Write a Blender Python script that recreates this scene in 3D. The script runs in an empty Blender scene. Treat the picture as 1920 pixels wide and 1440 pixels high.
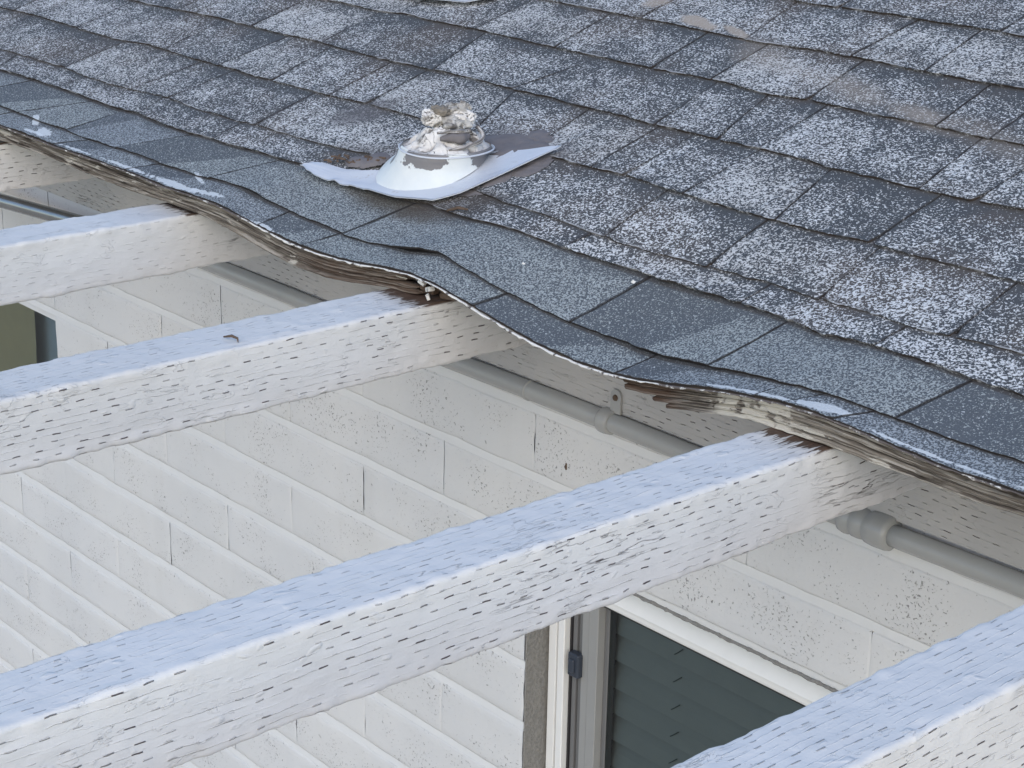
import bpy, math, random
import numpy as np
from mathutils import Matrix, Vector

# ------------------------------------------------------------------ camera, sky, sun, exposure
SC = bpy.context.scene
CAM_YAW, CAM_PITCH, CAM_ROLL = -0.8499996686, 0.3327483078, 0.0202970879
CAM_POS = Vector((2.868733532, -1.672081504, 1.001296342))
F_PX = 3540.266
fw = Vector((math.sin(CAM_YAW) * math.cos(CAM_PITCH), math.cos(CAM_YAW) * math.cos(CAM_PITCH), -math.sin(CAM_PITCH)))
rt0 = Vector((math.cos(CAM_YAW), -math.sin(CAM_YAW), 0))
up0 = rt0.cross(fw)
cr, sr = math.cos(CAM_ROLL), math.sin(CAM_ROLL)
rt = cr * rt0 + sr * up0
up = -sr * rt0 + cr * up0
cam_d = bpy.data.cameras.new('camera')
cam = bpy.data.objects.new('camera', cam_d)
SC.collection.objects.link(cam)
cam.matrix_world = Matrix(((rt.x, up.x, -fw.x, CAM_POS.x), (rt.y, up.y, -fw.y, CAM_POS.y), (rt.z, up.z, -fw.z, CAM_POS.z), (0, 0, 0, 1)))
cam_d.sensor_width = 36.0
cam_d.lens = F_PX / 1920 * 36.0
cam_d.clip_start = 0.02
cam_d.clip_end = 500
SC.camera = cam

SUN_EL, SUN_AZ = math.radians(35), math.radians(138)     # azimuth clockwise from +Y
SKY_STRENGTH = 0.15
SUN_STRENGTH = 0.58
world = bpy.data.worlds.new('World')
SC.world = world
world.use_nodes = True
wn = world.node_tree.nodes
wn.clear()
sky = wn.new('ShaderNodeTexSky')
sky.sky_type = 'NISHITA'
sky.sun_disc = False
sky.sun_elevation = SUN_EL
sky.sun_rotation = SUN_AZ
sky.air_density = 1.0
sky.dust_density = 0.8
bg = wn.new('ShaderNodeBackground')
bg.inputs['Strength'].default_value = SKY_STRENGTH
wo = wn.new('ShaderNodeOutputWorld')
world.node_tree.links.new(sky.outputs[0], bg.inputs[0])
world.node_tree.links.new(bg.outputs[0], wo.inputs[0])
sun_d = bpy.data.lights.new('sun', 'SUN')
sun_d.energy = SUN_STRENGTH
sun_d.angle = math.radians(60)
sun_d.color = (1.0, 0.84, 0.64)
sun = bpy.data.objects.new('sun', sun_d)
SC.collection.objects.link(sun)
sdir = Vector((math.sin(SUN_AZ) * math.cos(SUN_EL), math.cos(SUN_AZ) * math.cos(SUN_EL), math.sin(SUN_EL)))
sun.rotation_euler = sdir.to_track_quat('Z', 'Y').to_euler()
sun.location = (4, -6, 6)
vs = SC.view_settings
vs.view_transform = 'Standard'
vs.look = 'None'
vs.exposure = 0.7
vs.gamma = 1.0
vs.use_curve_mapping = False

random.seed(7)
rng = np.random.default_rng(11)

# ------------------------------------------------------------------ numpy noise
_PT = np.random.default_rng(5).random(65536)
def _h(ix, iy, iz):
    return _PT[(ix * 73856093 ^ iy * 19349663 ^ iz * 83492791) & 65535]
def vnoise(x, y, z=0.0):
    x = np.asarray(x, float); y = np.asarray(y, float) + 0 * x; z = np.asarray(z, float) + 0 * x
    ix, iy, iz = np.floor(x).astype(np.int64), np.floor(y).astype(np.int64), np.floor(z).astype(np.int64)
    fx, fy, fz = x - ix, y - iy, z - iz
    fx, fy, fz = fx * fx * (3 - 2 * fx), fy * fy * (3 - 2 * fy), fz * fz * (3 - 2 * fz)
    r = 0
    for dx in (0, 1):
        for dy in (0, 1):
            for dz in (0, 1):
                r = r + _h(ix + dx, iy + dy, iz + dz) * (fx if dx else 1 - fx) * (fy if dy else 1 - fy) * (fz if dz else 1 - fz)
    return r * 2 - 1
def fbm(x, y, z=0.0, o=3):
    r, a, f = 0, 1.0, 1.0
    for i in range(o):
        r = r + a * vnoise(np.asarray(x) * f + 17.3 * i, np.asarray(y) * f + 5.1 * i, np.asarray(z) * f + 9.7 * i)
        a *= .5; f *= 2.03
    return r

# ------------------------------------------------------------------ object helpers
def tag(o, label=None, cat=None, group=None, kind=None):
    if label: o['label'] = label
    if cat: o['category'] = cat
    if group: o['group'] = group
    if cat and not kind: kind = 'thing'
    if kind: o['kind'] = kind
    return o
def empty(name, loc=(0, 0, 0), parent=None):
    o = bpy.data.objects.new(name, None)
    o.empty_display_size = .05
    SC.collection.objects.link(o)
    o.location = loc
    if parent: o.parent = parent
    return o
def mesh(name, verts, faces, mat, parent=None, smooth=False, uv=None, loc=None):
    """verts in world metres; the origin is moved to the first parent or loc"""
    verts = np.asarray(verts, float)
    off = np.zeros(3)
    if loc is not None: off = np.array(loc, float)
    elif parent is not None: off = np.array(world_loc(parent))
    me = bpy.data.meshes.new(name)
    me.from_pydata((verts - off).tolist(), [], [list(map(int, f)) for f in faces])
    if uv is not None:
        lay = me.uv_layers.new(name='UVMap')
        li = np.zeros(len(me.loops), int)
        me.loops.foreach_get('vertex_index', li)
        lay.data.foreach_set('uv', np.asarray(uv, float)[li].ravel())
    me.materials.append(mat)
    if smooth: me.polygons.foreach_set('use_smooth', [True] * len(me.polygons))
    me.update()
    o = bpy.data.objects.new(name, me)
    SC.collection.objects.link(o)
    if parent is not None: o.parent = parent
    if loc is not None:
        o.location = loc
    return o
def world_loc(o):
    v = Vector((0, 0, 0))
    while o is not None:
        v = v + o.location; o = o.parent
    return v
def grid_faces(nu, nv, closed_u=False, closed_v=False, base=0, flip=False):
    f = []
    for i in range(nu if closed_u else nu - 1):
        for j in range(nv if closed_v else nv - 1):
            a, b = i * nv + j, i * nv + (j + 1) % nv
            c, d = ((i + 1) % nu) * nv + (j + 1) % nv, ((i + 1) % nu) * nv + j
            f.append((base + a, base + d, base + c, base + b) if flip else (base + a, base + b, base + c, base + d))
    return f
def rbox(x0, x1, y0, y1, z0, z1, r=.003, base=0):
    """box with chamfered edges: 24 vertices"""
    V, idx = [], {}
    X, Y, Z = (x0, x1), (y0, y1), (z0, z1)
    for i in (0, 1):
        for j in (0, 1):
            for k in (0, 1):
                sx, sy, sz = (1 if i == 0 else -1), (1 if j == 0 else -1), (1 if k == 0 else -1)
                p = (X[i], Y[j], Z[k])
                for a in range(3):
                    q = [p[0] + sx * r, p[1] + sy * r, p[2] + sz * r]
                    q[a] = p[a]
                    idx[(i, j, k, a)] = base + len(V); V.append(q)
    F = []
    g = lambda i, j, k, a: idx[(i, j, k, a)]
    for s in (0, 1):
        q = [g(s, 0, 0, 0), g(s, 1, 0, 0), g(s, 1, 1, 0), g(s, 0, 1, 0)]; F.append(q if s else q[::-1])
        q = [g(0, s, 0, 1), g(0, s, 1, 1), g(1, s, 1, 1), g(1, s, 0, 1)]; F.append(q if s else q[::-1])
        q = [g(0, 0, s, 2), g(1, 0, s, 2), g(1, 1, s, 2), g(0, 1, s, 2)]; F.append(q if s else q[::-1])
    for i in (0, 1):
        for j in (0, 1):
            q = [g(i, j, 0, 0), g(i, j, 1, 0), g(i, j, 1, 1), g(i, j, 0, 1)]; F.append(q if (i == j) else q[::-1])
            q = [g(i, 0, j, 0), g(i, 0, j, 2), g(i, 1, j, 2), g(i, 1, j, 0)]; F.append(q if (i == j) else q[::-1])
            q = [g(0, i, j, 1), g(1, i, j, 1), g(1, i, j, 2), g(0, i, j, 2)]; F.append(q if (i == j) else q[::-1])
            for k in (0, 1):
                q = [g(i, j, k, 0), g(i, j, k, 1), g(i, j, k, 2)]; F.append(q if (i + j + k) % 2 else q[::-1])
    return V, F
def boxes(name, lst, mat, parent=None, r=.003, **kw):
    V, F = [], []
    for b in lst:
        v, f = rbox(*b, r=r, base=len(V)); V += v; F += f
    return mesh(name, V, F, mat, parent, **kw)
def tube(name, path, rad, mat, parent=None, n=20, cap=True, noise=0.0, **kw):
    path = np.asarray(path, float)
    rad = np.broadcast_to(np.asarray(rad, float), (len(path),))
    V = []
    T = np.gradient(path, axis=0)
    for k in range(len(path)):
        t = T[k] / (np.linalg.norm(T[k]) + 1e-12)
        a = np.cross(t, (0, 0, 1.0)); a /= np.linalg.norm(a); b = np.cross(a, t)
        for i in range(n):
            th = 2 * math.pi * i / n
            rr = rad[k] * (1 + noise * float(vnoise(i * .7, k * .35, 3.3)))
            V.append(path[k] + rr * (math.cos(th) * a + math.sin(th) * b))
    F = grid_faces(len(path), n, closed_v=True)
    if cap:
        F.append(tuple(range(n))[::-1]); F.append(tuple(range((len(path) - 1) * n, len(path) * n)))
    return mesh(name, V, F, mat, parent, smooth=True, **kw)

# ------------------------------------------------------------------ shader helpers
class G:
    def __init__(s, name):
        s.m = bpy.data.materials.new(name); s.m.use_nodes = True
        s.t = s.m.node_tree; s.t.nodes.clear()
        s.out = s.t.nodes.new('ShaderNodeOutputMaterial')
    def n(s, typ, ins=None, **kw):
        nd = s.t.nodes.new('ShaderNode' + typ)
        for k, v in kw.items(): setattr(nd, k, v)
        for k, v in (ins or {}).items():
            if hasattr(v, 'is_linked') or isinstance(v, bpy.types.NodeSocket): s.t.links.new(v, nd.inputs[k])
            else: nd.inputs[k].default_value = v
        return nd
    def math(s, op, a, b=None, c=None, clamp=False):
        ins = {0: a}
        if b is not None: ins[1] = b
        if c is not None: ins[2] = c
        return s.n('Math', ins, operation=op, use_clamp=clamp).outputs[0]
    def smooth(s, x, lo, hi, a=0.0, b=1.0):
        return s.n('MapRange', {0: x, 1: lo, 2: hi, 3: a, 4: b}, interpolation_type='SMOOTHSTEP').outputs[0]
    def noise(s, vec, scale, detail=2.0, rough=.5, dist=0.0, color=False):
        nd = s.n('TexNoise', {'Vector': vec, 'Scale': scale, 'Detail': detail, 'Roughness': rough, 'Distortion': dist})
        return nd.outputs['Color' if color else 0]
    def mix(s, f, a, b, blend='MIX'):
        nd = s.n('Mix', {0: f}, data_type='RGBA', blend_type=blend)
        for i, v in ((6, a), (7, b)):
            if isinstance(v, bpy.types.NodeSocket): s.t.links.new(v, nd.inputs[i])
            else: nd.inputs[i].default_value = (*v[:3], 1)
        return nd.outputs[2]
    def scale(s, vec, v): return s.n('Mapping', {0: vec, 3: v}).outputs[0]
    def xyz(s, vec): return s.n('SeparateXYZ', {0: vec}).outputs
    def comb(s, x, y, z=0.0): return s.n('CombineXYZ', {0: x, 1: y, 2: z}).outputs[0]
    def bump(s, h, dist, strength=1.0, normal=None):
        ins = {'Height': h, 'Distance': dist, 'Strength': strength}
        if normal is not None: ins['Normal'] = normal
        return s.n('Bump', ins).outputs[0]
    def bsdf(s, col, rough=.6, normal=None, spec=.4, metal=0.0, **kw):
        ins = {'Base Color': col if isinstance(col, bpy.types.NodeSocket) else (*col, 1), 'Roughness': rough, 'Specular IOR Level': spec, 'Metallic': metal}
        if normal is not None: ins['Normal'] = normal
        ins.update(kw)
        b = s.n('BsdfPrincipled', ins)
        s.t.links.new(b.outputs[0], s.out.inputs[0])
        return s.m
    def pos(s): return s.n('NewGeometry').outputs['Position']
    def uv(s): return s.n('UVMap').outputs[0]
    def rnd(s): return s.n('ObjectInfo').outputs['Random']

PRE = {"xs":[-0.45,-0.4,-0.35,-0.3,-0.25,-0.2,-0.15,-0.1,-0.05,0.0,0.05,0.1,0.15,0.2,0.25,0.3,0.35,0.4,0.45,0.5,0.55,0.6,0.65,0.7,0.75,0.8,0.85,0.9,0.95,1.0,1.05,1.1,1.15,1.2,1.25,1.3,1.35,1.4,1.45,1.5,1.55,1.6,1.65,1.7,1.75,1.8,1.85,1.9,1.95,2.0,2.05,2.1,2.15,2.2,2.25,2.3],"dl":[0.0013,0.0013,0.0013,0.0013,0.0013,0.0013,0.0013,0.0013,0.0013,0.0011,0.0005,-0.0002,-0.0009,-0.0012,-0.0012,-0.001,-0.0008,-0.0011,-0.0023,-0.0038,-0.004,-0.0032,-0.0034,-0.0068,-0.0123,-0.0175,-0.021,-0.0217,-0.0196,-0.0153,-0.0097,-0.0061,-0.0086,-0.0163,-0.025,-0.0323,-0.0376,-0.0403,-0.0397,-0.035,-0.027,-0.0179,-0.0099,-0.0044,-0.002,-0.0035,-0.0073,-0.0097,-0.0099,-0.0095,-0.0093,-0.0093,-0.0093,-0.0093,-0.0093,-0.0093],"f":[[-0.0762,0.0413],[-0.0223,0.0381],[0.0252,0.0378],[0.094,0.0371],[0.1578,0.0391],[0.224,0.0376],[0.3166,0.0367],[0.3924,0.0371],[0.4433,0.036],[0.4991,0.0386],[0.5527,0.0398],[0.5917,0.0423],[0.6376,0.0443],[0.6956,0.0414],[0.7347,0.0416],[0.779,0.044],[0.834,0.045],[0.8929,0.0446],[0.9428,0.0425],[1.0013,0.0415],[1.0473,0.0374],[1.0813,0.0433],[1.0981,0.0471],[1.1223,0.0444],[1.1525,0.0407],[1.1884,0.0404],[1.228,0.0406],[1.2429,0.0405],[1.2875,0.0437],[1.3437,0.0452],[1.3857,0.0464],[1.432,0.0456],[1.4718,0.0405],[1.5487,0.0362],[1.6312,0.0299],[1.7229,0.0282],[1.7947,0.0283],[1.8649,0.0329],[1.9652,0.0359]],"e":[[-0.2442,0.1321],[-0.1953,0.133],[-0.0955,0.132],[-0.0345,0.1317],[0.0866,0.1278],[0.1721,0.1253],[0.2373,0.1295],[0.3135,0.1223],[0.4045,0.1208],[0.4631,0.1248],[0.5335,0.1263],[0.5742,0.1275],[0.6409,0.1289],[0.6894,0.1324],[0.9764,0.1379],[1.0624,0.1279],[1.1395,0.1337],[1.1867,0.1366],[1.2342,0.138],[1.2899,0.1411],[1.3491,0.1442],[1.4116,0.1434],[1.4747,0.1435],[1.5224,0.14],[1.5652,0.1359],[1.6101,0.1279],[1.655,0.1183],[1.6898,0.1195],[1.7381,0.1199],[1.8443,0.1195],[1.9067,0.1192]],"d":[[-0.3475,0.1879],[-0.2754,0.1904],[-0.18,0.1874],[-0.1006,0.1895],[-0.019,0.182],[0.0535,0.1797],[0.1341,0.1837],[0.2363,0.1898],[0.3409,0.1816],[0.4175,0.1814],[0.4916,0.1859],[0.6492,0.1842],[0.6957,0.1867],[0.7626,0.1961],[1.0112,0.184],[1.0956,0.1734],[1.1551,0.177],[1.2138,0.1759],[1.2659,0.1765],[1.3115,0.1773],[1.3629,0.1819],[1.4376,0.1833],[1.4796,0.1828],[1.5238,0.1831],[1.5816,0.1764],[1.6467,0.1724],[1.7027,0.1694],[1.7558,0.1675],[1.802,0.1725],[1.8326,0.175],[1.8661,0.1769]],"c":[[-0.5853,0.3164],[-0.4576,0.3185],[-0.3711,0.3171],[-0.2611,0.3118],[-0.1151,0.3105],[-0.0224,0.3174],[0.0257,0.315],[0.1495,0.3097],[0.2333,0.308],[0.325,0.3039],[0.3711,0.3056],[0.4712,0.305],[0.5415,0.3049],[0.6186,0.308],[0.9584,0.2977],[1.0959,0.2938],[1.1808,0.2962],[1.2878,0.2913],[1.3404,0.2883],[1.4321,0.2872],[1.5141,0.2868],[1.5698,0.2904],[1.6286,0.2873],[1.7002,0.2876],[1.7523,0.287],[1.7893,0.2866]],"b":[[-0.3073,0.4409],[-0.1818,0.4402],[-0.0736,0.4434],[0.0111,0.4454],[0.1236,0.4407],[0.2328,0.4392],[0.3472,0.439],[0.4459,0.4334],[0.5168,0.4324],[0.6252,0.4331],[0.711,0.4337],[0.8125,0.4298],[0.8977,0.4311],[0.9741,0.4269],[1.0515,0.4261],[1.1202,0.4216],[1.2053,0.4216],[1.2959,0.4221],[1.3678,0.423],[1.4158,0.4168],[1.488,0.417],[1.5682,0.4148],[1.635,0.4155],[1.6976,0.4183]],"a":[[0.1263,0.5684],[0.209,0.5739],[0.2918,0.5686],[0.3752,0.5758],[0.4679,0.5712],[0.5871,0.5701],[0.6612,0.5668],[0.7568,0.5636],[0.8611,0.5611],[0.9609,0.559],[1.084,0.5615],[1.1991,0.5535],[1.2657,0.5573],[1.3795,0.5535],[1.4755,0.5553],[1.5364,0.5512],[1.6041,0.5525]],"a2":[[0.5801,0.6996],[0.7083,0.6967],[0.8007,0.6935],[0.9131,0.694],[1.0006,0.6865],[1.0841,0.685],[1.1542,0.6895],[1.2339,0.687],[1.3446,0.681],[1.4512,0.6797],[1.5145,0.681]],"a3":[[0.9959,0.822],[1.0949,0.8195],[1.2141,0.8209],[1.3284,0.8193],[1.4192,0.8178]],"C1":[[[-0.0499,0.0167],[-0.0256,0.0368]],[[0.1878,0.0036],[0.2342,0.0396]],[[0.4094,0.002],[0.4415,0.0352]],[[0.7644,-0.0011],[0.7718,0.0427]],[[0.8654,0.0031],[0.8878,0.0439]],[[1.2202,-0.0005],[1.2322,0.0413]],[[1.4661,0.0012],[1.4812,0.0411]],[[1.6673,0.0054],[1.6822,0.0255]],[[1.7079,0.0021],[1.7309,0.0285]],[[1.7711,0.0038],[1.7947,0.0283]]],"C2":[[[-0.2034,0.0452],[-0.124,0.1263]],[[-0.0044,0.0407],[0.0908,0.1252]],[[0.1599,0.0399],[0.1907,0.1222]],[[0.3196,0.0379],[0.4063,0.1197]],[[0.576,0.0434],[0.6366,0.1271]],[[0.8979,0.0454],[0.9403,0.1301]],[[1.3418,0.0452],[1.3718,0.1412]],[[1.5711,0.0346],[1.5973,0.1296]],[[1.8223,0.03],[1.8449,0.1188]]],"C3":[[[-0.2518,0.1318],[-0.2817,0.1882]],[[-0.0298,0.129],[-0.019,0.182]],[[0.2414,0.1291],[0.2217,0.1865]],[[0.4648,0.1237],[0.4581,0.184]],[[1.2342,0.138],[1.2424,0.1762]],[[1.5224,0.14],[1.529,0.1815]],[[1.7247,0.1195],[1.7297,0.1678]]],"C4":[[[-0.4509,0.2437],[-0.4547,0.3168]],[[-0.1041,0.1882],[-0.0979,0.3113]],[[0.1319,0.185],[0.1549,0.3093]],[[0.2394,0.1888],[0.2553,0.307]],[[0.4916,0.1859],[0.4861,0.3045]],[[1.2659,0.1765],[1.2602,0.2912]],[[1.4317,0.1833],[1.4321,0.2872]],[[1.606,0.1743],[1.5981,0.2882]],[[1.7836,0.1706],[1.7794,0.2866]]],"C5":[[[-0.5238,0.3191],[-0.5278,0.3761]],[[-0.2676,0.3122],[-0.2789,0.4391]],[[0.0314,0.3169],[0.0229,0.4443]],[[0.211,0.3089],[0.2307,0.4385]],[[0.3711,0.3056],[0.3564,0.4377]],[[0.5269,0.3055],[0.5234,0.4325]],[[0.6186,0.308],[0.6126,0.4328]],[[0.8696,0.3008],[0.8182,0.43]],[[0.9982,0.2964],[0.9794,0.4271]],[[1.1208,0.2945],[1.1202,0.4216]],[[1.1808,0.2962],[1.1843,0.4215]],[[1.2901,0.2909],[1.3003,0.4223]],[[1.4447,0.2871],[1.4217,0.4177]],[[1.585,0.2903],[1.5866,0.4156]]],"C6":[[[-0.1196,0.4441],[-0.1226,0.4952]],[[0.1179,0.4412],[0.1136,0.5647]],[[0.3256,0.4384],[0.3174,0.5695]],[[0.6252,0.4331],[0.5936,0.5701]],[[0.8142,0.4304],[0.8611,0.5611]],[[1.1127,0.4221],[1.1004,0.5602]],[[1.2269,0.4219],[1.1991,0.5535]],[[1.3003,0.4223],[1.2985,0.556]],[[1.5562,0.4154],[1.5441,0.5512]],[[1.635,0.4155],[1.6409,0.5048]]],"C7":[[[0.3679,0.5758],[0.3726,0.6408]],[[0.5693,0.5708],[0.5685,0.6984]],[[0.7628,0.5636],[0.752,0.6952]],[[0.9733,0.5595],[0.9633,0.6901]],[[1.089,0.5615],[1.0841,0.685]],[[1.2657,0.5573],[1.2551,0.6871]],[[1.4742,0.5548],[1.4638,0.6792]],[[1.5575,0.5519],[1.551,0.6734]]],"C8":[[[0.8186,0.6929],[0.8218,0.7729]],[[1.0422,0.6865],[1.0222,0.8217]],[[1.2325,0.6866],[1.2424,0.8202]],[[1.3615,0.6817],[1.3504,0.819]]]}
# roof stains in world x, y: centre, radii, angle, strength, softness
STAINS = [(.80, .425, .022, .018, 0, .75, .4), (.925, .388, .042, .013, -.25, .9, .3), (1.01, .378, .035, .008, -.35, .8, .3), (1.09, .335, .05, .03, -.4, .30, .7), (1.17, .312, .05, .02, -.3, .25, .8), (1.30, .288, .06, .022, -.3, .40, .9), (1.44, .256, .05, .016, -.25, .5, .8), (1.56, .238, .08, .02, -.3, .25, .8)]
SMEARS = [(.90, -.165, .10, .022, -.05, .75, .6, (.075, .062, .045)), (1.01, -.145, .07, .035, .3, .7, .6, (.085, .068, .055)), (.635, -.02, .045, .035, .8, .75, .5, (.13, .125, .13)), (.78, -.10, .09, .03, .3, .5, .6, (.12, .11, .105)), (.98, -.005, .075, .04, -.1, .7, .5, (.15, .14, .14))]
WHITES = [(.062, -.252, .022, .006, -.5, .9, .9), (.125, -.272, .024, .010, -.2, 1.0, .8), (.10, -.279, .045, .004, 0, .9, .8), (.54, -.281, .075, .0065, 0, .95, .8), (.62, -.276, .035, .006, .1, .9, .8), (.40, -.283, .08, .004, 0, .9, .8), (.56, -.252, .025, .004, -.3, .8, .9), (.78, -.287, .03, .004, 0, .8, .8), (1.75, -.279, .036, .007, .1, 1.0, .6), (1.66, -.284, .06, .003, 0, .9, .8), (1.90, -.284, .12, .003, 0, .8, .8), (.25, -.284, .08, .003, 0, .8, .8)]
VB = (.893, .2106)
RIM = (.912, -.0785, .467)

# ------------------------------------------------------------------ materials
def paint_timber(name, base, slit=1.0, slit_col=(.11, .085, .085), crack=1.0, rot_y=None, lump=1.0):
    """painted incised timber; UV = metres along the grain / across the grain"""
    g = G(name)
    uv = g.uv(); P = g.pos(); R = g.rnd()
    x, y, _ = g.xyz(uv)
    wob = g.math('MULTIPLY', g.math('SUBTRACT', g.noise(P, 14.0, 2), .5), .006)
    wob2 = g.math('MULTIPLY', g.math('SUBTRACT', g.noise(P, 120.0, 1), .5), .0016)
    v = g.math('DIVIDE', g.math('ADD', g.math('ADD', y, wob), wob2), .0078)
    row = g.math('FLOOR', v); fv = g.math('SUBTRACT', g.math('FRACT', v), .5)
    off = g.math('ADD', g.math('MULTIPLY', row, .37), g.math('MULTIPLY', g.n('TexWhiteNoise', {'W': row}, noise_dimensions='1D').outputs[0], .6))
    u = g.math('ADD', g.math('DIVIDE', x, .0265), off)
    cell = g.math('FLOOR', u); fu = g.math('SUBTRACT', g.math('FRACT', u), .5)
    wnz = g.n('TexWhiteNoise', {0: g.comb(cell, row, 3.0)}, noise_dimensions='3D')
    r1 = wnz.outputs[0]
    patch = g.noise(g.comb(x, y, g.math('MULTIPLY', R, 9.0)), 9.0, 2)
    lenm = g.smooth(g.math('ABSOLUTE', fu), g.math('ADD', .05, g.math('MULTIPLY', r1, .10)), g.math('ADD', .09, g.math('MULTIPLY', r1, .12)), 1.0, 0.0)
    widm = g.smooth(g.math('ABSOLUTE', fv), .02, .10, 1.0, 0.0)
    pres = g.smooth(g.math('ADD', r1, g.math('MULTIPLY', g.math('SUBTRACT', patch, .5), 2.6)), .22, .85)
    deep = g.math('MULTIPLY', g.math('MULTIPLY', lenm, widm), pres)
    # wide shallow slit everywhere
    # long drying cracks
    cv = g.comb(g.math('MULTIPLY', x, 9.0), g.math('MULTIPLY', y, 95.0), g.math('MULTIPLY', R, 31.0))
    cn = g.noise(cv, 1.0, 3.0, .6, .4)
    cr_ = g.smooth(g.math('ABSOLUTE', g.math('SUBTRACT', cn, .5)), .0, .012, 1.0, 0.0)
    cm = g.smooth(g.noise(g.comb(g.math('MULTIPLY', x, 5.0), g.math('MULTIPLY', y, 22.0), g.math('MULTIPLY', R, 57.0)), 1.0, 2.0), .60, .72)
    crk = g.math('MULTIPLY', g.math('MULTIPLY', cr_, cm), crack)
    allm = g.math('MAXIMUM', g.math('MULTIPLY', deep, slit), g.math('MULTIPLY', crk, .8), clamp=True)
    darkf = g.math('MULTIPLY', allm, g.math('ADD', .20, g.math('MULTIPLY', g.smooth(g.math('ADD', r1, g.math('MULTIPLY', g.math('SUBTRACT', patch, .5), 1.6)), .58, 1.0), .8)), clamp=True)
    # paint colour with faint grime
    grime = g.noise(P, 6.0, 4, .6)
    col = g.mix(g.smooth(grime, .35, .75), tuple(c * .93 for c in base), base)
    streak = g.noise(g.comb(g.math('MULTIPLY', x, 6.0), g.math('MULTIPLY', y, 130.0), R), 1.0, 3.0)
    col = g.mix(g.math('MULTIPLY', g.smooth(streak, .6, .8), .12), col, tuple(c * .72 for c in base))
    upm = g.smooth(g.xyz(g.n('NewGeometry').outputs['Normal'])[2], .4, .8, 1.0, .32)
    col = g.mix(g.math('MULTIPLY', darkf, upm), col, slit_col)
    nrm_in = allm
    if rot_y is not None:
        # rotten brown wood where the paint has gone under the roof edge
        py = g.xyz(P)[1]; pz = g.xyz(P)[2]
        st = g.noise(g.scale(P, (330.0, 30.0, 330.0)), 1.0, 3.0, .6)
        edge = g.math('ADD', py, g.math('MULTIPLY', g.math('SUBTRACT', st, .5), .085))
        topm = g.smooth(g.xyz(g.n('NewGeometry').outputs['Normal'])[2], .2, .75)
        rot = g.math('MULTIPLY', g.smooth(edge, rot_y - .004, rot_y + .004), topm)
        rc = g.mix(g.noise(g.scale(P, (90.0, 14.0, 90.0)), 1.0, 4.0), (.045, .03, .024), (.17, .115, .085))
        col = g.mix(rot, col, rc)
        allm = g.math('MAXIMUM', allm, g.math('MULTIPLY', rot, g.noise(g.scale(P, (260.0, 30.0, 260.0)), 1.0, 2.0)))
    hn = g.noise(P, 55.0, 3, .55)
    fine = g.noise(P, 330.0, 2, .5)
    drip = g.smooth(g.noise(g.scale(P, (1.0, .55, 1.0)), 85.0, 1.5), .66, .8)
    flat = g.noise(g.comb(g.math('MULTIPLY', x, 24.0), g.math('MULTIPLY', y, 150.0), R), 1.0, 3.0)
    h = g.math('ADD', g.math('MULTIPLY', hn, .0007 * lump), g.math('MULTIPLY', fine, .00022))
    h = g.math('ADD', h, g.math('MULTIPLY', drip, .0009 * lump))
    h = g.math('ADD', h, g.math('MULTIPLY', flat, .0006))
    fk = g.noise(g.comb(g.math('MULTIPLY', x, 30.0), g.math('MULTIPLY', y, 75.0), R), 1.0, 4.0, .62, .7)
    fkm = g.math('MULTIPLY', g.smooth(fk, .60, .615), g.smooth(g.noise(P, 7.0, 2), .45, .6))
    h = g.math('SUBTRACT', h, g.math('MULTIPLY', fkm, .0007))
    h = g.math('SUBTRACT', h, g.math('MULTIPLY', allm, .0018))
    # groove line linking the slits of one row
    gl = g.math('MULTIPLY', g.smooth(g.math('ABSOLUTE', fv), .0, .11, 1.0, 0.0), g.smooth(g.noise(g.comb(g.math('MULTIPLY', x, 30.0), row, R), 1.0, 1.0), .42, .6))
    h = g.math('SUBTRACT', h, g.math('MULTIPLY', gl, .0005 * slit))
    return g.bsdf(col, rough=.52, normal=g.bump(h, 1.0), spec=.35)

M_BEAM = [paint_timber('painted_incised_timber_a', (.745, .73, .70), slit=.9, rot_y=-.280),
          paint_timber('painted_incised_timber_b', (.75, .74, .715), slit=.25, rot_y=-.283, lump=.7),
          paint_timber('painted_incised_timber_c', (.745, .73, .70), slit=.95, rot_y=-.302),
          paint_timber('painted_incised_timber_d', (.775, .765, .74), slit=1.0, rot_y=-.296, crack=1.0),
          paint_timber('painted_incised_timber_e', (.775, .765, .74), slit=1.0, rot_y=-.29)]
M_LEDGER = paint_timber('painted_rim_board', (.53, .52, .505), slit=.8, lump=.5, crack=.5)

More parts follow.
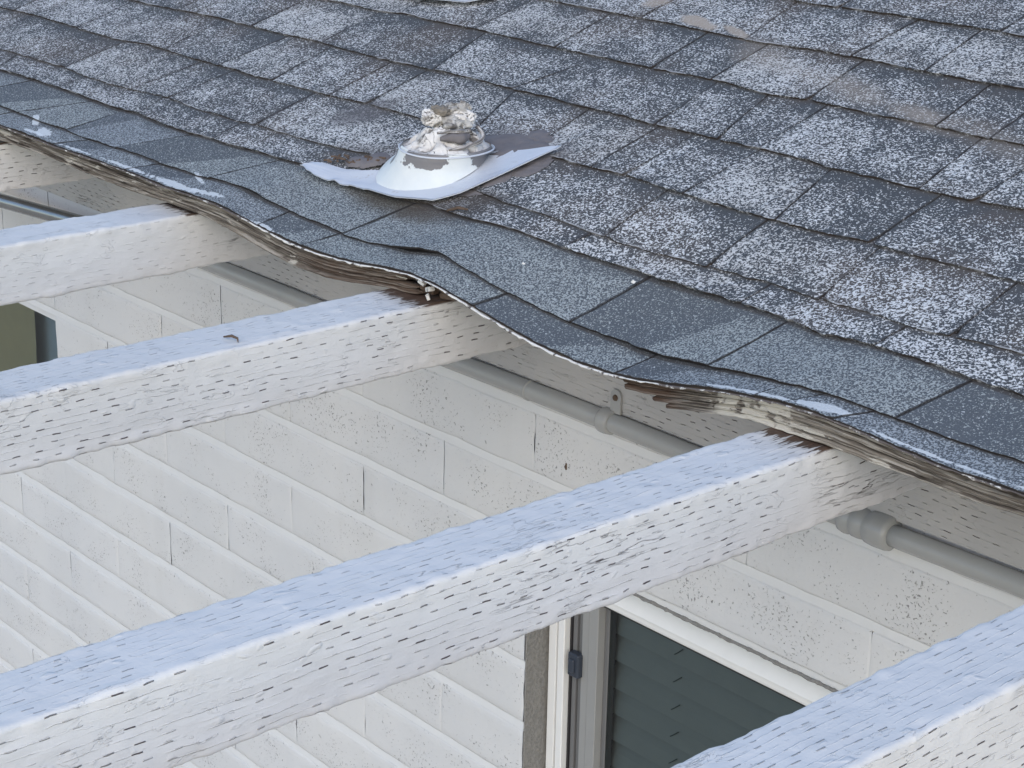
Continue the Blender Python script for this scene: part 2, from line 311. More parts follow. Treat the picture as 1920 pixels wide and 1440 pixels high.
def block_paint():
    g = G('painted_concrete_block'); P = g.pos(); R = g.rnd()
    big = g.noise(P, 3.0, 3)
    drt = g.smooth(g.noise(g.scale(P, (9.0, 9.0, 1.6)), 1.0, 4.0, .6), .54, .72)
    col = g.mix(g.smooth(big, .35, .65), (.675, .675, .668), (.72, .715, .70))
    col = g.mix(g.math('MULTIPLY', R, .35), col, (.715, .72, .73))
    col = g.mix(g.math('MULTIPLY', drt, .14), col, (.56, .545, .51))
    dens = g.noise(P, 11.0, 3)
    pit = g.noise(P, 260.0, 2.0, .6, .8)
    thr = g.math('SUBTRACT', .755, g.math('MULTIPLY', g.smooth(dens, .25, .70), .145))
    pm = g.smooth(g.math('SUBTRACT', pit, thr), .0, .05)
    pit2 = g.smooth(g.noise(P, 85.0, 2.5, .6, .6), .725, .77)
    pm = g.math('MAXIMUM', pm, g.math('MULTIPLY', pit2, .7))
    col = g.mix(g.math('MULTIPLY', pm, .8), col, (.24, .23, .225))
    h = g.math('MULTIPLY', pm, -.0016)
    h = g.math('ADD', h, g.math('MULTIPLY', g.noise(P, 130.0, 3, .6), .0007))
    h = g.math('ADD', h, g.math('MULTIPLY', g.noise(P, 22.0, 2), .0016))
    return g.bsdf(col, rough=.55, normal=g.bump(h, 1.0), spec=.3)
M_BLOCK = block_paint()
def mortar():
    g = G('painted_mortar'); P = g.pos()
    col = g.mix(g.noise(P, 8.0, 3), (.68, .68, .67), (.74, .74, .73))
    h = g.math('MULTIPLY', g.noise(P, 60.0, 3), .0012)
    return g.bsdf(col, rough=.6, normal=g.bump(h, 1.0))
M_MORTAR = mortar()
def rough_render():
    g = G('rough_grey_render'); P = g.pos()
    n = g.noise(P, 160.0, 3, .6)
    col = g.mix(n, (.16, .155, .145), (.34, .33, .31))
    h = g.math('ADD', g.math('MULTIPLY', n, .003), g.math('MULTIPLY', g.noise(P, 30.0, 2), .002))
    return g.bsdf(col, rough=.85, normal=g.bump(h, 1.0))
M_RENDER = rough_render()

def blob(g, P, cx, cy, rx, ry, ang=0.0, soft=.35, wob=None):
    """soft elliptical patch on the roof, in metres of world x / y"""
    x, y, _ = g.xyz(P)
    dx = g.math('SUBTRACT', x, cx); dy = g.math('SUBTRACT', y, cy)
    c, s = math.cos(ang), math.sin(ang)
    a = g.math('DIVIDE', g.math('ADD', g.math('MULTIPLY', dx, c), g.math('MULTIPLY', dy, s)), rx)
    b = g.math('DIVIDE', g.math('SUBTRACT', g.math('MULTIPLY', dy, c), g.math('MULTIPLY', dx, s)), ry)
    d = g.math('SQRT', g.math('ADD', g.math('MULTIPLY', a, a), g.math('MULTIPLY', b, b)))
    if wob is not None: d = g.math('ADD', d, wob)
    return g.smooth(d, 1 - soft, 1 + soft, 1.0, 0.0)

def shingle_old():
    g = G('weathered_granule_shingle'); P = g.pos(); R = g.rnd(); uv = g.uv()
    u, v, _ = g.xyz(uv)
    r2 = g.math('FRACT', g.math('MULTIPLY', R, 17.31)); r3 = g.math('FRACT', g.math('MULTIPLY', R, 53.7))
    wob = g.math('MULTIPLY', g.math('SUBTRACT', g.noise(P, 45.0, 3), .5), .35)
    fl = g.noise(P, 320.0, 2.0, .6, .6)
    dens = g.math('ADD', .42, g.math('MULTIPLY', g.math('SUBTRACT', g.noise(P, 17.0, 5, .66), .5), 1.15))
    dens = g.math('ADD', dens, g.math('MULTIPLY', g.math('SUBTRACT', R, .5), .40))
    # fewer pale granules towards the course above, and worn lower lip
    dens = g.math('SUBTRACT', dens, g.smooth(g.math('ADD', v, wob), .62, 1.0, 0.0, .42))
    dens = g.math('ADD', dens, g.math('MULTIPLY', g.math('SUBTRACT', g.noise(P, 60.0, 3, .6), .5), .9))
    dens = g.math('SUBTRACT', dens, g.smooth(g.math('ADD', v, g.math('MULTIPLY', wob, .5)), .0, .09, .20, 0.0))
    # darker laminate tab over part of the width
    tab = g.smooth(g.math('ADD', g.math('SUBTRACT', u, g.math('ADD', .15, g.math('MULTIPLY', r2, .7))), g.math('MULTIPLY', g.math('SUBTRACT', v, .5), g.math('SUBTRACT', r3, .5))), -.02, .02)
    tab = g.math('MULTIPLY', tab, g.smooth(r3, .25, .3))
    dens = g.math('SUBTRACT', dens, g.math('MULTIPLY', tab, .13))
    # worn vertical edges
    ue = g.math('MINIMUM', u, g.math('SUBTRACT', 1.0, u))
    dens = g.math('SUBTRACT', dens, g.smooth(g.math('ADD', ue, g.math('MULTIPLY', wob, .14)), .0, .06, .16, 0.0))
    thr = g.math('SUBTRACT', .60, g.math('MULTIPLY', dens, .19))
    fm = g.smooth(g.math('SUBTRACT', fl, thr), -.012, .02)
    scr = g.noise(g.scale(P, (40.0, 9.0, 9.0)), 1.0, 3.0, .5)
    scuff = g.math('MULTIPLY', g.smooth(g.math('ABSOLUTE', g.math('SUBTRACT', scr, .5)), 0.0, .006, 1.0, 0.0), g.smooth(g.noise(P, 5.0, 2), .58, .68))
    dark = g.mix(g.noise(P, 600.0, 1), (.054, .060, .066), (.098, .106, .114))
    dark = g.mix(g.smooth(g.noise(P, 7.0, 3), .45, .7), dark, (.100, .092, .088))
    light = g.mix(g.noise(P, 500.0, 0), (.44, .455, .46), (.86, .87, .87))
    light = g.mix(g.math('MULTIPLY', g.smooth(g.math('ADD', R, g.math('MULTIPLY', g.noise(P, 8.0, 2), .6)), .98, 1.25), .40), light, (.50, .49, .46))
    col = g.mix(fm, dark, light)
    col = g.mix(g.math('MULTIPLY', scuff, .6), col, (.62, .66, .70))
    # tan silt and moss stains
    sw = g.math('MULTIPLY', g.math('SUBTRACT', g.noise(P, 28.0, 4, .6), .5), 1.5)
    for (cx, cy, rx, ry, ang, st, soft) in STAINS:
        m = g.math('MULTIPLY', blob(g, P, cx, cy, rx, ry, ang, soft, sw), st)
        col = g.mix(m, col, (.42, .36, .30))
    for (cx, cy, rx, ry, ang, st, soft, c) in SMEARS:
        m = g.math('MULTIPLY', blob(g, P, cx, cy, rx, ry, ang, soft, sw), st)
        col = g.mix(m, col, c)
    # pale lip and dark brown line along the course lap
    lip = g.math('MULTIPLY', g.smooth(v, .012, .030, 1.0, 0.0), g.smooth(g.noise(P, 21.0, 4, .6), .50, .60))
    col = g.mix(g.math('MULTIPLY', lip, .6), col, (.50, .50, .50))
    lap = g.math('MULTIPLY', g.smooth(g.math('ADD', v, g.math('MULTIPLY', wob, .10)), .95, .99), g.smooth(g.noise(P, 9.0, 3), .4, .62, .2, .65))
    col = g.mix(lap, col, (.075, .068, .064))
    col = g.mix(g.smooth(ue, .003, .009, g.smooth(g.noise(P, 12.0, 3), .40, .62, .1, .75), 0.0), col, (.045, .042, .045))
    butt = g.math('MULTIPLY', g.smooth(v, -.05, -.01, 1.0, 0.0), g.smooth(g.noise(P, 35.0, 3), .45, .65, 1.0, .2))
    col = g.mix(butt, col, (.055, .044, .038))
    h = g.math('ADD', g.math('MULTIPLY', fm, .0008), g.math('MULTIPLY', g.noise(P, 25.0, 3), .003))
    h = g.math('ADD', h, g.math('MULTIPLY', tab, -.0016))
    return g.bsdf(col, rough=.85, normal=g.bump(h, 1.0, .8), spec=.25)
def shingle_new():
    g = G('blue_grey_granule_shingle'); P = g.pos(); R = g.rnd(); uv = g.uv()
    u, v, _ = g.xyz(uv)
    r2 = g.math('FRACT', g.math('MULTIPLY', R, 23.17)); r3 = g.math('FRACT', g.math('MULTIPLY', R, 71.3))
    fl = g.noise(P, 420.0, 2.0, .6, .4)
    big = g.noise(P, 20.0, 3)
    tab = g.smooth(g.math('ADD', g.math('SUBTRACT', u, g.math('ADD', .2, g.math('MULTIPLY', r2, .5))), g.math('MULTIPLY', g.math('SUBTRACT', v, .5), -.25)), -.012, .012, 1.0, 0.0)
    tab = g.math('MULTIPLY', tab, g.smooth(r3, .35, .4))
    topb = g.smooth(g.math('ADD', v, g.math('MULTIPLY', g.math('SUBTRACT', big, .5), .5)), .74, .98)
    topb = g.math('MULTIPLY', topb, .8)
    dk = g.math('MAXIMUM', tab, topb)
    dens = g.math('SUBTRACT', g.math('ADD', .56, g.math('MULTIPLY', g.math('SUBTRACT', big, .5), .35)), g.math('MULTIPLY', dk, .42))
    fm = g.smooth(g.math('SUBTRACT', fl, g.math('SUBTRACT', .62, g.math('MULTIPLY', dens, .22))), -.03, .05)
    dark = g.mix(g.noise(P, 700.0, 1), (.066, .076, .088), (.135, .150, .165))
    light = g.mix(r2, (.34, .375, .40), (.37, .405, .40))
    wrg = g.math('ADD', g.math('MULTIPLY', g.math('SUBTRACT', g.noise(P, 150.0, 3, .6), .5), 1.3), g.math('MULTIPLY', g.math('SUBTRACT', g.noise(P, 45.0, 3, .6), .5), 1.0))
    spark = g.smooth(g.noise(P, 260.0, 1), .72, .75)
    col = g.mix(fm, dark, light)
    col = g.mix(g.math('MULTIPLY', spark, .7), col, (.72, .75, .76))
    sw = g.math('MULTIPLY', g.math('SUBTRACT', g.noise(P, 28.0, 4, .6), .5), 1.2)
    for (cx, cy, rx, ry, ang, st, soft, c) in SMEARS:
        m = g.math('MULTIPLY', blob(g, P, cx, cy, rx, ry, ang, soft, sw), st)
        col = g.mix(m, col, c)
    for (cx, cy, rx, ry, ang, st, soft) in WHITES:
        m = g.math('MULTIPLY', blob(g, P, cx, cy, rx, ry, ang, soft, sw), st)
        m = g.smooth(g.math('ADD', m, wrg), .48, .62)
        col = g.mix(g.math('MULTIPLY', m, .8), col, (.70, .74, .76))
    lap = g.math('MULTIPLY', g.smooth(v, .95, .985), .7)
    col = g.mix(lap, col, (.06, .055, .055))
    ue = g.math('MINIMUM', u, g.math('SUBTRACT', 1.0, u))
    col = g.mix(g.smooth(ue, .004, .008, .8, 0.0), col, (.03, .028, .03))
    col = g.mix(g.smooth(v, -.05, -.01, 1.0, 0.0), col, (.04, .034, .032))
    h = g.math('ADD', g.math('MULTIPLY', fm, .0005), g.math('MULTIPLY', g.noise(P, 25.0, 3), .002))
    return g.bsdf(col, rough=.85, normal=g.bump(h, 1.0, .8), spec=.25)

def weathered_wood():
    g = G('weathered_peeling_wood'); P = g.pos(); uv = g.uv(); R = g.rnd()
    x, y, z = g.xyz(P)
    gv = g.comb(g.math('MULTIPLY', x, 7.0), g.math('MULTIPLY', g.xyz(uv)[1], 900.0), g.math('MULTIPLY', R, 40.0))
    gr = g.noise(gv, 1.0, 4.0, .65, .3)
    col = g.mix(g.smooth(gr, .36, .62), (.065, .050, .040), (.30, .262, .215))
    col = g.mix(g.smooth(g.noise(g.comb(g.math('MULTIPLY', x, 14.0), g.math('MULTIPLY', g.xyz(uv)[1], 420.0), R), 1.0, 3.0), .50, .62), col, (.44, .40, .345))
    dl_ = g.smooth(g.noise(g.comb(g.math('MULTIPLY', x, 4.0), g.math('MULTIPLY', g.xyz(uv)[1], 700.0), R), 1.0, 2.0), .58, .66)
    col = g.mix(g.math('MULTIPLY', dl_, .9), col, (.05, .04, .033))
    # dark mottling drawn out along the grain
    mottle = g.smooth(g.noise(g.comb(g.math('MULTIPLY', x, 22.0), g.math('MULTIPLY', g.xyz(uv)[1], 160.0), R), 1.0, 4.0, .6), .56, .72)
    col = g.mix(g.math('MULTIPLY', mottle, .85), col, (.035, .028, .022))
    red = g.math('MULTIPLY', blob(g, P, 1.02, -.275, .16, .2, 0, .5), .55)
    red2 = g.math('MULTIPLY', blob(g, P, 1.50, -.275, .05, .2, 0, .5), .7)
    col = g.mix(g.math('MAXIMUM', red, red2), col, (.10, .052, .030))
    pn = g.noise(g.scale(P, (16.0, 60.0, 90.0)), 1.0, 4.0, .6)
    paint = g.smooth(g.math('SUBTRACT', pn, g.smooth(g.noise(P, 2.2, 2), .3, .8, .52, .66)), .03, .05)
    cream = g.math('MULTIPLY', blob(g, P, 1.66, -.275, .055, .2, 0, .25), g.smooth(g.noise(P, 60.0, 3), .38, .46))
    paint = g.math('MAXIMUM', g.math('MULTIPLY', paint, .8), cream)
    col = g.mix(paint, col, (.62, .58, .50))
    h = g.math('ADD', g.math('MULTIPLY', gr, .0022), g.math('MULTIPLY', paint, .0007))
    return g.bsdf(col, rough=.8, normal=g.bump(h, 1.0), spec=.2)
M_WOOD = weathered_wood()
def crust():
    g = G('flaking_white_edge_paint'); P = g.pos()
    n = g.noise(P, 90.0, 4, .6)
    mid = g.smooth(g.math('ABSOLUTE', g.math('SUBTRACT', g.xyz(P)[0], 1.13)), .36, .44, 0.0, .17)
    m = g.smooth(g.math('SUBTRACT', n, mid), .36, .46)
    col = g.mix(m, (.13, .11, .10), (.74, .72, .68))
    return g.bsdf(col, rough=.7, normal=g.bump(g.math('MULTIPLY', m, .001), 1.0))
M_CRUST = crust()
def metal_paint(name, col, grey, rough, bumpy=.0008, chips=None, nscale=18.0):
    g = G(name); P = g.pos()
    n = g.noise(P, nscale, 4, .6)
    c = g.mix(g.smooth(n, .3, .7), tuple(v * .94 for v in col), col)
    if name.startswith('pale'):
        c = g.mix(g.math('MULTIPLY', g.smooth(g.noise(P, 38.0, 4, .6), .62, .70), .55), c, (.36, .33, .28))
        c = g.mix(g.math('MULTIPLY', g.smooth(g.noise(P, 9.0, 3), .5, .7), .25), c, (.42, .43, .45))
    if chips:
        m = g.smooth(g.noise(P, chips, 4, .55), .57, .60)
        c = g.mix(m, c, grey)
    h = g.math('MULTIPLY', g.noise(P, 40.0, 3), bumpy)
    return g.bsdf(c, rough=rough, normal=g.bump(h, 1.0), spec=.5)
M_FLANGE = metal_paint('pale_blue_white_painted_metal', (.60, .635, .69), (.2, .19, .19), .42, .0014)
def cone_mat():
    g = G('chipped_white_flashing_cone'); P = g.pos()
    z = g.xyz(P)[2]
    n = g.noise(P, 24.0, 4, .55)
    m = g.smooth(g.math('ADD', n, g.smooth(z, .436, .466, -.16, .13)), .52, .545)
    c = g.mix(g.noise(P, 40.0, 3), (.60, .65, .67), (.76, .78, .76))
    c = g.mix(m, c, (.19, .185, .19))
    h = g.math('SUBTRACT', g.math('MULTIPLY', g.noise(P, 60.0, 3), .0012), g.math('MULTIPLY', m, .0010))
    return g.bsdf(c, rough=.42, normal=g.bump(h, 1.0), spec=.45)
M_CONE = cone_mat()
def simple_early(name):
    g = G(name); P = g.pos()
    return g.bsdf(g.mix(g.noise(P, 60.0, 3), (.10, .09, .075), (.34, .30, .25)), rough=.8, normal=g.bump(g.math('MULTIPLY', g.noise(P, 150.0, 2), .002), 1.0))
def sealant(c1=(.58, .55, .51), c2=(.80, .78, .75), dk=.56):
    g = G('cracked_sealant'); P = g.pos()
    v = g.math('ABSOLUTE', g.math('SUBTRACT', g.noise(P, 48.0, 3, .5, 1.2), .5))
    pt = g.n('NewGeometry').outputs['Pointiness']
    n = g.noise(P, 45.0, 4, .65)
    ck = g.math('MULTIPLY', g.smooth(v, .0, .014, 1.0, 0.0), g.smooth(n, .42, .58))
    ck = g.math('MAXIMUM', ck, g.smooth(pt, .44, .49, .85, 0.0))  # hollows darkened by pointiness: crease dirt and occlusion shade painted into the colour
    c = g.mix(g.smooth(n, .3, .7), c1, c2)
    c = g.mix(g.smooth(g.noise(P, 30.0, 4, .6), dk, dk + .10), c, (.20, .185, .17))
    c = g.mix(ck, c, (.10, .085, .075))
    h = g.math('SUBTRACT', g.math('MULTIPLY', g.noise(P, 90.0, 3), .003), g.math('MULTIPLY', ck, .002))
    return g.bsdf(c, rough=.7, normal=g.bump(h, 1.0))
M_SEAL = sealant()
M_SEALG = sealant((.30, .285, .26), (.60, .58, .54), .50)
M_SEALD = simple_early('dirty_torn_sealant')
def tar():
    g = G('grey_roof_cement'); P = g.pos()
    n = g.noise(P, 40.0, 4, .6)
    c = g.mix(n, (.115, .105, .11), (.215, .20, .20))
    return g.bsdf(c, rough=.75, normal=g.bump(g.math('MULTIPLY', n, .003), 1.0))
M_TAR = tar()
def rust_dirt():
    g = G('brown_debris'); P = g.pos()
    return g.bsdf(g.mix(g.noise(P, 120.0, 3), (.045, .03, .022), (.20, .14, .10)), rough=.9, normal=g.bump(g.math('MULTIPLY', g.noise(P, 150.0, 2), .003), 1.0))
M_DIRT = rust_dirt()
M_PIPE = metal_paint('grey_painted_conduit', (.42, .425, .415), (.2, .2, .2), .24, .0007)
def bare():
    g = G('dull_bare_conduit'); P = g.pos()
    return g.bsdf(g.mix(g.noise(P, 30.0, 3), (.34, .35, .35), (.46, .47, .47)), rough=.27, metal=.75, spec=.6)
M_PIPE_BARE = bare()
def simple(name, col, rough=.5, **kw):
    g = G(name); P = g.pos()
    c = g.mix(g.noise(P, 30.0, 4), tuple(v * .9 for v in col), col)
    return g.bsdf(c, rough=rough, normal=g.bump(g.math('MULTIPLY', g.noise(P, 90.0, 2), .0003), 1.0), **kw)
M_VINYL = simple('white_window_vinyl', (.90, .895, .87), .35)
M_VINYL_OLD = simple('cream_window_vinyl', (.70, .665, .61), .45)
M_SASH = simple('grey_sash_metal', (.33, .33, .32), .5)
M_SASHD = simple('dark_sash_metal', (.17, .17, .17), .5)
M_GASKET = simple('black_gasket', (.03, .028, .03), .6)
M_LATCH = simple('dark_blue_grey_latch', (.045, .055, .075), .4)
M_SLAT = simple('shaded_blind_slat', (.44, .44, .42), .5)
M_CORD = simple('blind_cord', (.10, .12, .12), .7)
M_CURT = simple('olive_obscured_panel', (.72, .60, .38), .8)
M_BLUEP = simple('grey_blue_room_tone', (.62, .70, .78), .8)
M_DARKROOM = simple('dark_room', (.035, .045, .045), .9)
M_FELT = simple('black_roof_felt', (.03, .026, .024), .9)
M_DECK = simple('roof_deck_wood', (.16, .12, .085), .85)
M_PATIO = simple('warm_concrete', (.36, .305, .24), .85)
def glass():
    g = G('tinted_window_pane')
    tr = g.n('BsdfTransparent', {'Color': (.55, .62, .635, 1)}).outputs[0]
    gl = g.n('BsdfGlossy', {'Color': (1, 1, 1, 1), 'Roughness': .04}).outputs[0]
    fr = g.n('Fresnel', {'IOR': 1.5}).outputs[0]
    mx = g.n('MixShader', {0: g.math('ADD', fr, .0), 1: tr, 2: gl}).outputs[0]
    g.t.links.new(mx, g.out.inputs[0])
    return g.m
M_GLASS = glass()

# ------------------------------------------------------------------ traced roof
YE, PH, Z0 = -.285, math.radians(18.4), .372
CP, SP = math.cos(PH), math.sin(PH)
DX = np.array(PRE['xs']); DZ = np.array(PRE['dl'])
def delta(x): return np.interp(x, DX, DZ)
def roofP(x, s, h=0.0):
    """point on the sagging roof deck; h = height along the slope's normal"""
    x = np.asarray(x, float); s = np.asarray(s, float)
    z = Z0 + s * SP + delta(x) * np.exp(-(np.maximum(s, 0) / .17) ** 2)
    return np.stack([x, YE + s * CP - h * SP, z + h * CP], -1)
def lerp_line(pts, const=None):
    p = np.array(sorted([q for q in pts if q is not None])); 
    lo, hi = float(p[:3, 1].mean()), float(p[-3:, 1].mean())
    X = np.concatenate([[-3, p[0, 0] - .15], p[:, 0], [p[-1, 0] + .15, 5]])
    S = np.concatenate([[lo, lo], p[:, 1], [hi, hi]])
    return lambda x: np.interp(x, X, S)
XL, XR = -2.4, 2.9
lines = [lambda x: 0 * np.asarray(x, float)] + [lerp_line(PRE[k]) for k in ('f', 'e', 'd', 'c', 'b', 'a', 'a2', 'a3')]
for k in range(4):
    c = .951 + .131 * k
    lines.append((lambda c: (lambda x: c + 0 * np.asarray(x, float)))(c))
joints = []
for k in range(len(lines) - 1):
    J = [((a[0]), (b[0])) for a, b in PRE.get('C%d' % (k + 1), [])]
    J.sort()
    xlo, xhi = (J[0][0], J[-1][0]) if J else (.9, .9)
    if not J: J = [(xlo, xlo)]
    x = xlo
    while x > XL: x -= random.uniform(.17, .30); J.insert(0, (x, x))
    x = xhi
    while x < XR: x += random.uniform(.17, .30); J.append((x, x))
    # subdivide traced gaps wider than a shingle
    joints.append(J)
M_OLD, M_NEW = shingle_old(), shingle_new()

roof = empty('shingle_roof', (.7, YE, Z0))
tag(roof, 'weathered granule shingle roof with a sagging, rippled eave', 'roof')
# felt and deck under the shingles
gx = np.linspace(XL, XR, 200); gs = np.linspace(.004, 1.45, 60)
A, B_ = np.meshgrid(gx, gs, indexing='ij')
top = roofP(A, B_, 0.0).reshape(-1, 3)
mesh('roofing_felt', top, grid_faces(200, 60, flip=True), M_FELT, roof)
t1 = roofP(A, B_, -.0015).reshape(-1, 3); b1 = roofP(A, B_ + .006, -.014).reshape(-1, 3)
F = grid_faces(200, 60, flip=True) + grid_faces(200, 60, base=12000)
F += [(i * 60, (i + 1) * 60, 12000 + (i + 1) * 60, 12000 + i * 60) for i in range(199)]
mesh('roof_deck', np.concatenate([t1, b1]), F, M_DECK, roof)

NU, NV = 30, 9
curl = [(1.06, .05, 1, .006), (.69, .04, 1, .004), (1.50, .10, 1, .004), (1.42, .10, 2, .003), (.92, .12, 3, .004)]
for k in range(len(lines) - 1):
    Ll, Lu = lines[k], lines[k + 1]
    thick = .0034 if k else .0032
    J = joints[k]
    for i in range(len(J) - 1):
        (xa0, xa1), (xb0, xb1) = J[i], J[i + 1]
        if xb0 - xa0 < .02: continue
        gap = .0011 if k < 2 else .0010 + .0006 * random.random()
        U, V = np.meshgrid(np.linspace(0, 1, NU), np.concatenate([np.linspace(0, 1, NV - 1), [1.12]]), indexing='ij')
        w = random.random() * 50
        cell = k * 7.3
        s_mid = .5 * (Ll(.5 * (xa0 + xb0)) + Lu(.5 * (xa0 + xb0)))
        xa = xa0 + (xa1 - xa0) * V + gap + .0010 * fbm(V * 9, w, 1.0)
        xb = xb0 + (xb1 - xb0) * V - gap + .0010 * fbm(V * 9, w, 2.0)
        if k >= 3 and random.random() < .55:          # worn lower corners
            cx = random.choice((0, 1)); am = random.uniform(.002, .006)
            if cx: xb = xb - am * np.exp(-(V / .12) ** 2)
            else: xa = xa + am * np.exp(-(V / .12) ** 2)
        X = xa + (xb - xa) * U
        s0, s1 = Ll(X), Lu(X)
        if k == 0: s0 = s0 - .002
        S = s0 + (s1 - s0) * V
        jag = (.0009 if k < 2 else .0013) * fbm(X * 160, w, 5.0) + .0012 * fbm(X * 28, w, 7.0)
        S = S + jag * np.exp(-(V / .10) ** 2)
        S = S + random.uniform(-.0012, .0012) * (1 - V)
        Vc = np.clip(V, 0, 1)
        H = .0012 + thick * (1 - Vc) + .0004 * fbm(X * 22, S * 22, w)
        if k == 2: H = H + .0012
        lift = np.maximum(fbm(X * 11 + w, 0.5, cell), 0) * .0010 * np.exp(-(V / .35) ** 2)
        for (cx, cw, ck, ca) in curl:
            if ck == k: lift = lift + ca * np.exp(-((X - cx) / cw) ** 2) * np.exp(-(V / .35) ** 2)
        H = H + lift
        topv = roofP(X, S, H).reshape(-1, 3)
        bot = roofP(X, S + .0015 * (V < .01), np.maximum(H - thick * 1.05 - .0005, -.001)).reshape(-1, 3) if k else roofP(X, S, np.maximum(H - .0034, -.003)).reshape(-1, 3)
        n = NU * NV
        F = grid_faces(NU, NV, flip=True)
        F += [(a * NV, (a + 1) * NV, n + (a + 1) * NV, n + a * NV) for a in range(NU - 1)][0:]
        F += [(j, j + 1, n + j + 1, n + j)[::-1] for j in range(NV - 1)]
        e0 = (NU - 1) * NV
        F += [(e0 + j, e0 + j + 1, n + e0 + j + 1, n + e0 + j) for j in range(NV - 1)]
        uvv = np.stack([U.ravel(), np.minimum(V, 1).ravel()], -1)
        F = [f[::-1] for f in F]
        mesh('shingle', np.concatenate([topv, bot]), F, M_NEW if k < 2 else M_OLD, roof, uv=np.concatenate([uvv, uvv + np.where(uvv[:, 1:2] < .01, -.3, 0) * np.array([0, 1])]))

# flaking paint crust along the very edge of the eave
n = 900
X = np.linspace(XL, XR, n)
V, F = [], []
wd = .0017 + .0009 * fbm(X * 30, 1.0, 2.0) + .0012 * fbm(X * 120, 4.0, 2.0)
wd = np.maximum(wd, .0006)
E0 = roofP(X, 0 * X - .0012, .0012)
jit = .0008 * fbm(X * 140, 9.0, 1.0)
for c in range(4):
    dy = (-.0025, -.0045, -.0045, .001)[c]; dz = np.array([0 * wd, -.25 * wd, -1.0 * wd, -1.15 * wd])[c]
    p = E0.copy(); p[:, 1] += dy + jit; p[:, 2] += dz
    V.append(p)
V = np.stack(V, 1).reshape(-1, 3)
mesh('edge_crust', V, grid_faces(n, 4, closed_v=True), M_CRUST, roof, smooth=True)

# loose crumbs of white paint and grit lying on the shingles
def crumb(name, x, s, r, mat, parent):
    V = []
    for a in range(7):
        th = a / 7 * 6.283; q = r * random.uniform(.6, 1.2)
        V.append(roofP(x + q * math.cos(th), s + q * .7 * math.sin(th), .006))
    V.append(roofP(x, s, .006 + r * .7))
    return mesh(name, V, [(a, (a + 1) % 7, 7) for a in range(7)], mat, parent)
crumb('paint_flake', 1.365, .128, .004, M_CRUST, roof)
crumb('paint_flake', 1.213, .088, .003, M_CRUST, roof)
crumb('paint_flake', 1.245, .160, .002, M_CRUST, roof)

# ------------------------------------------------------------------ eave trim boards: laminated, weathered, broken between
FB_L = np.array([(-2.5, .346), (-.024, .344), (.092, .345), (.203, .343), (.304, .338), (.408, .338), (.5, .340), (.595, .340), (.68, .333), (.737, .326), (.802, .319), (.842, .316), (.901, .315), (.954, .321), (1.012, .330), (1.051, .335), (1.12, .338)])
FB_R = np.array([(1.44, .303), (1.468, .304), (1.511, .308), (1.558, .317), (1.636, .332), (1.672, .335), (1.704, .335), (1.752, .336), (1.807, .335), (1.86, .335), (1.91, .334), (1.949, .334), (1.986, .337), (2.8, .337)])
def trim(label, xs0, xs1, FB, layers, seed):
    root = empty('eave_trim_board', (.5 * (xs0 + xs1), -.27, .34))
    tag(root, label, 'trim board', 'weathered trim boards under the roof edge')
    for li, (t0, t1, a, b, dep) in enumerate(layers):
        nx = int((b - a) / .004) + 2
        X = np.linspace(a, b, nx)
        zt = roofP(X, 0 * X, 0)[:, 2] - .0035
        zb = np.interp(X, FB[:, 0], FB[:, 1])
        za = zt + (zb - zt) * t0 + .0006 * fbm(X * 9, li, seed); zc = zt + (zb - zt) * t1 + .0006 * fbm(X * 9, li + 5, seed)
        m = 9
        V = []; UV = []
        tp = np.linspace(0, 1, m)
        endl = np.clip((X - a) / (.02 if b < 2 else .008), 0, 1) ** .5; endr = np.clip((b - X) / .02, 0, 1) ** .5
        taper = (endl if a > -2.3 else np.ones(nx)) * (endr if b < 2.6 else np.ones(nx))
        for i in range(nx):
            T = taper if np.isscalar(taper) else taper[i]
            zm = .5 * (za[i] + zc[i])
            for j in range(m):
                z = zm + (za[i] + (zc[i] - za[i]) * tp[j] - zm) * (.25 + .75 * T)
                bulge = dep * (1 - (2 * tp[j] - 1) ** 8)
                gro = .0020 * float(vnoise(X[i] * 5, tp[j] * 6 + li * 9, seed)) + .0015 * float(vnoise(X[i] * 26, tp[j] * 9 + li * 3, seed + 2)) + .0010 * float(vnoise(X[i] * 110, tp[j] * 3, seed + 9))
                V.append((X[i], -.268 - bulge * (.4 + .6 * T) - gro, z)); UV.append((X[i], (t0 + (t1 - t0) * tp[j]) * .03))
            V.append((X[i], -.256, zc[i])); UV.append((X[i], 0)); V.append((X[i], -.256, za[i])); UV.append((X[i], 0))
        mesh('wood_layer', V, grid_faces(nx, m + 2, closed_v=True, flip=True) + [tuple(range(m + 2)), tuple(range((nx - 1) * (m + 2), nx * (m + 2)))[::-1]], M_WOOD, root, uv=UV, smooth=True)
    return root
tl = trim('long grey rotting trim board under the left part of the roof edge, ending at the second rafter tail from the right of the gap', -1.3, 1.1, FB_L,
     [(0.0, .27, -2.4, 1.085, .0085), (.26, .53, -2.4, 1.07, .0108), (.52, .79, -2.4, 1.095, .0098), (.78, 1.0, -2.4, 1.10, .0115)], 1.0)
tl['label'] = 'long grey rotting wood trim under the left stretch of the roof edge'
tr = trim('x', 1.46, 2.75, FB_R,
     [(0.0, .26, 1.461, 2.75, .0090), (.25, .52, 1.466, 2.75, .0118), (.53, .79, 1.509, 2.75, .0100), (.785, 1.0, 1.530, 2.75, .0120)], 4.0)
tr['label'] = 'right-hand wood trim under the roof edge, with splintered brown tip and cream paint'
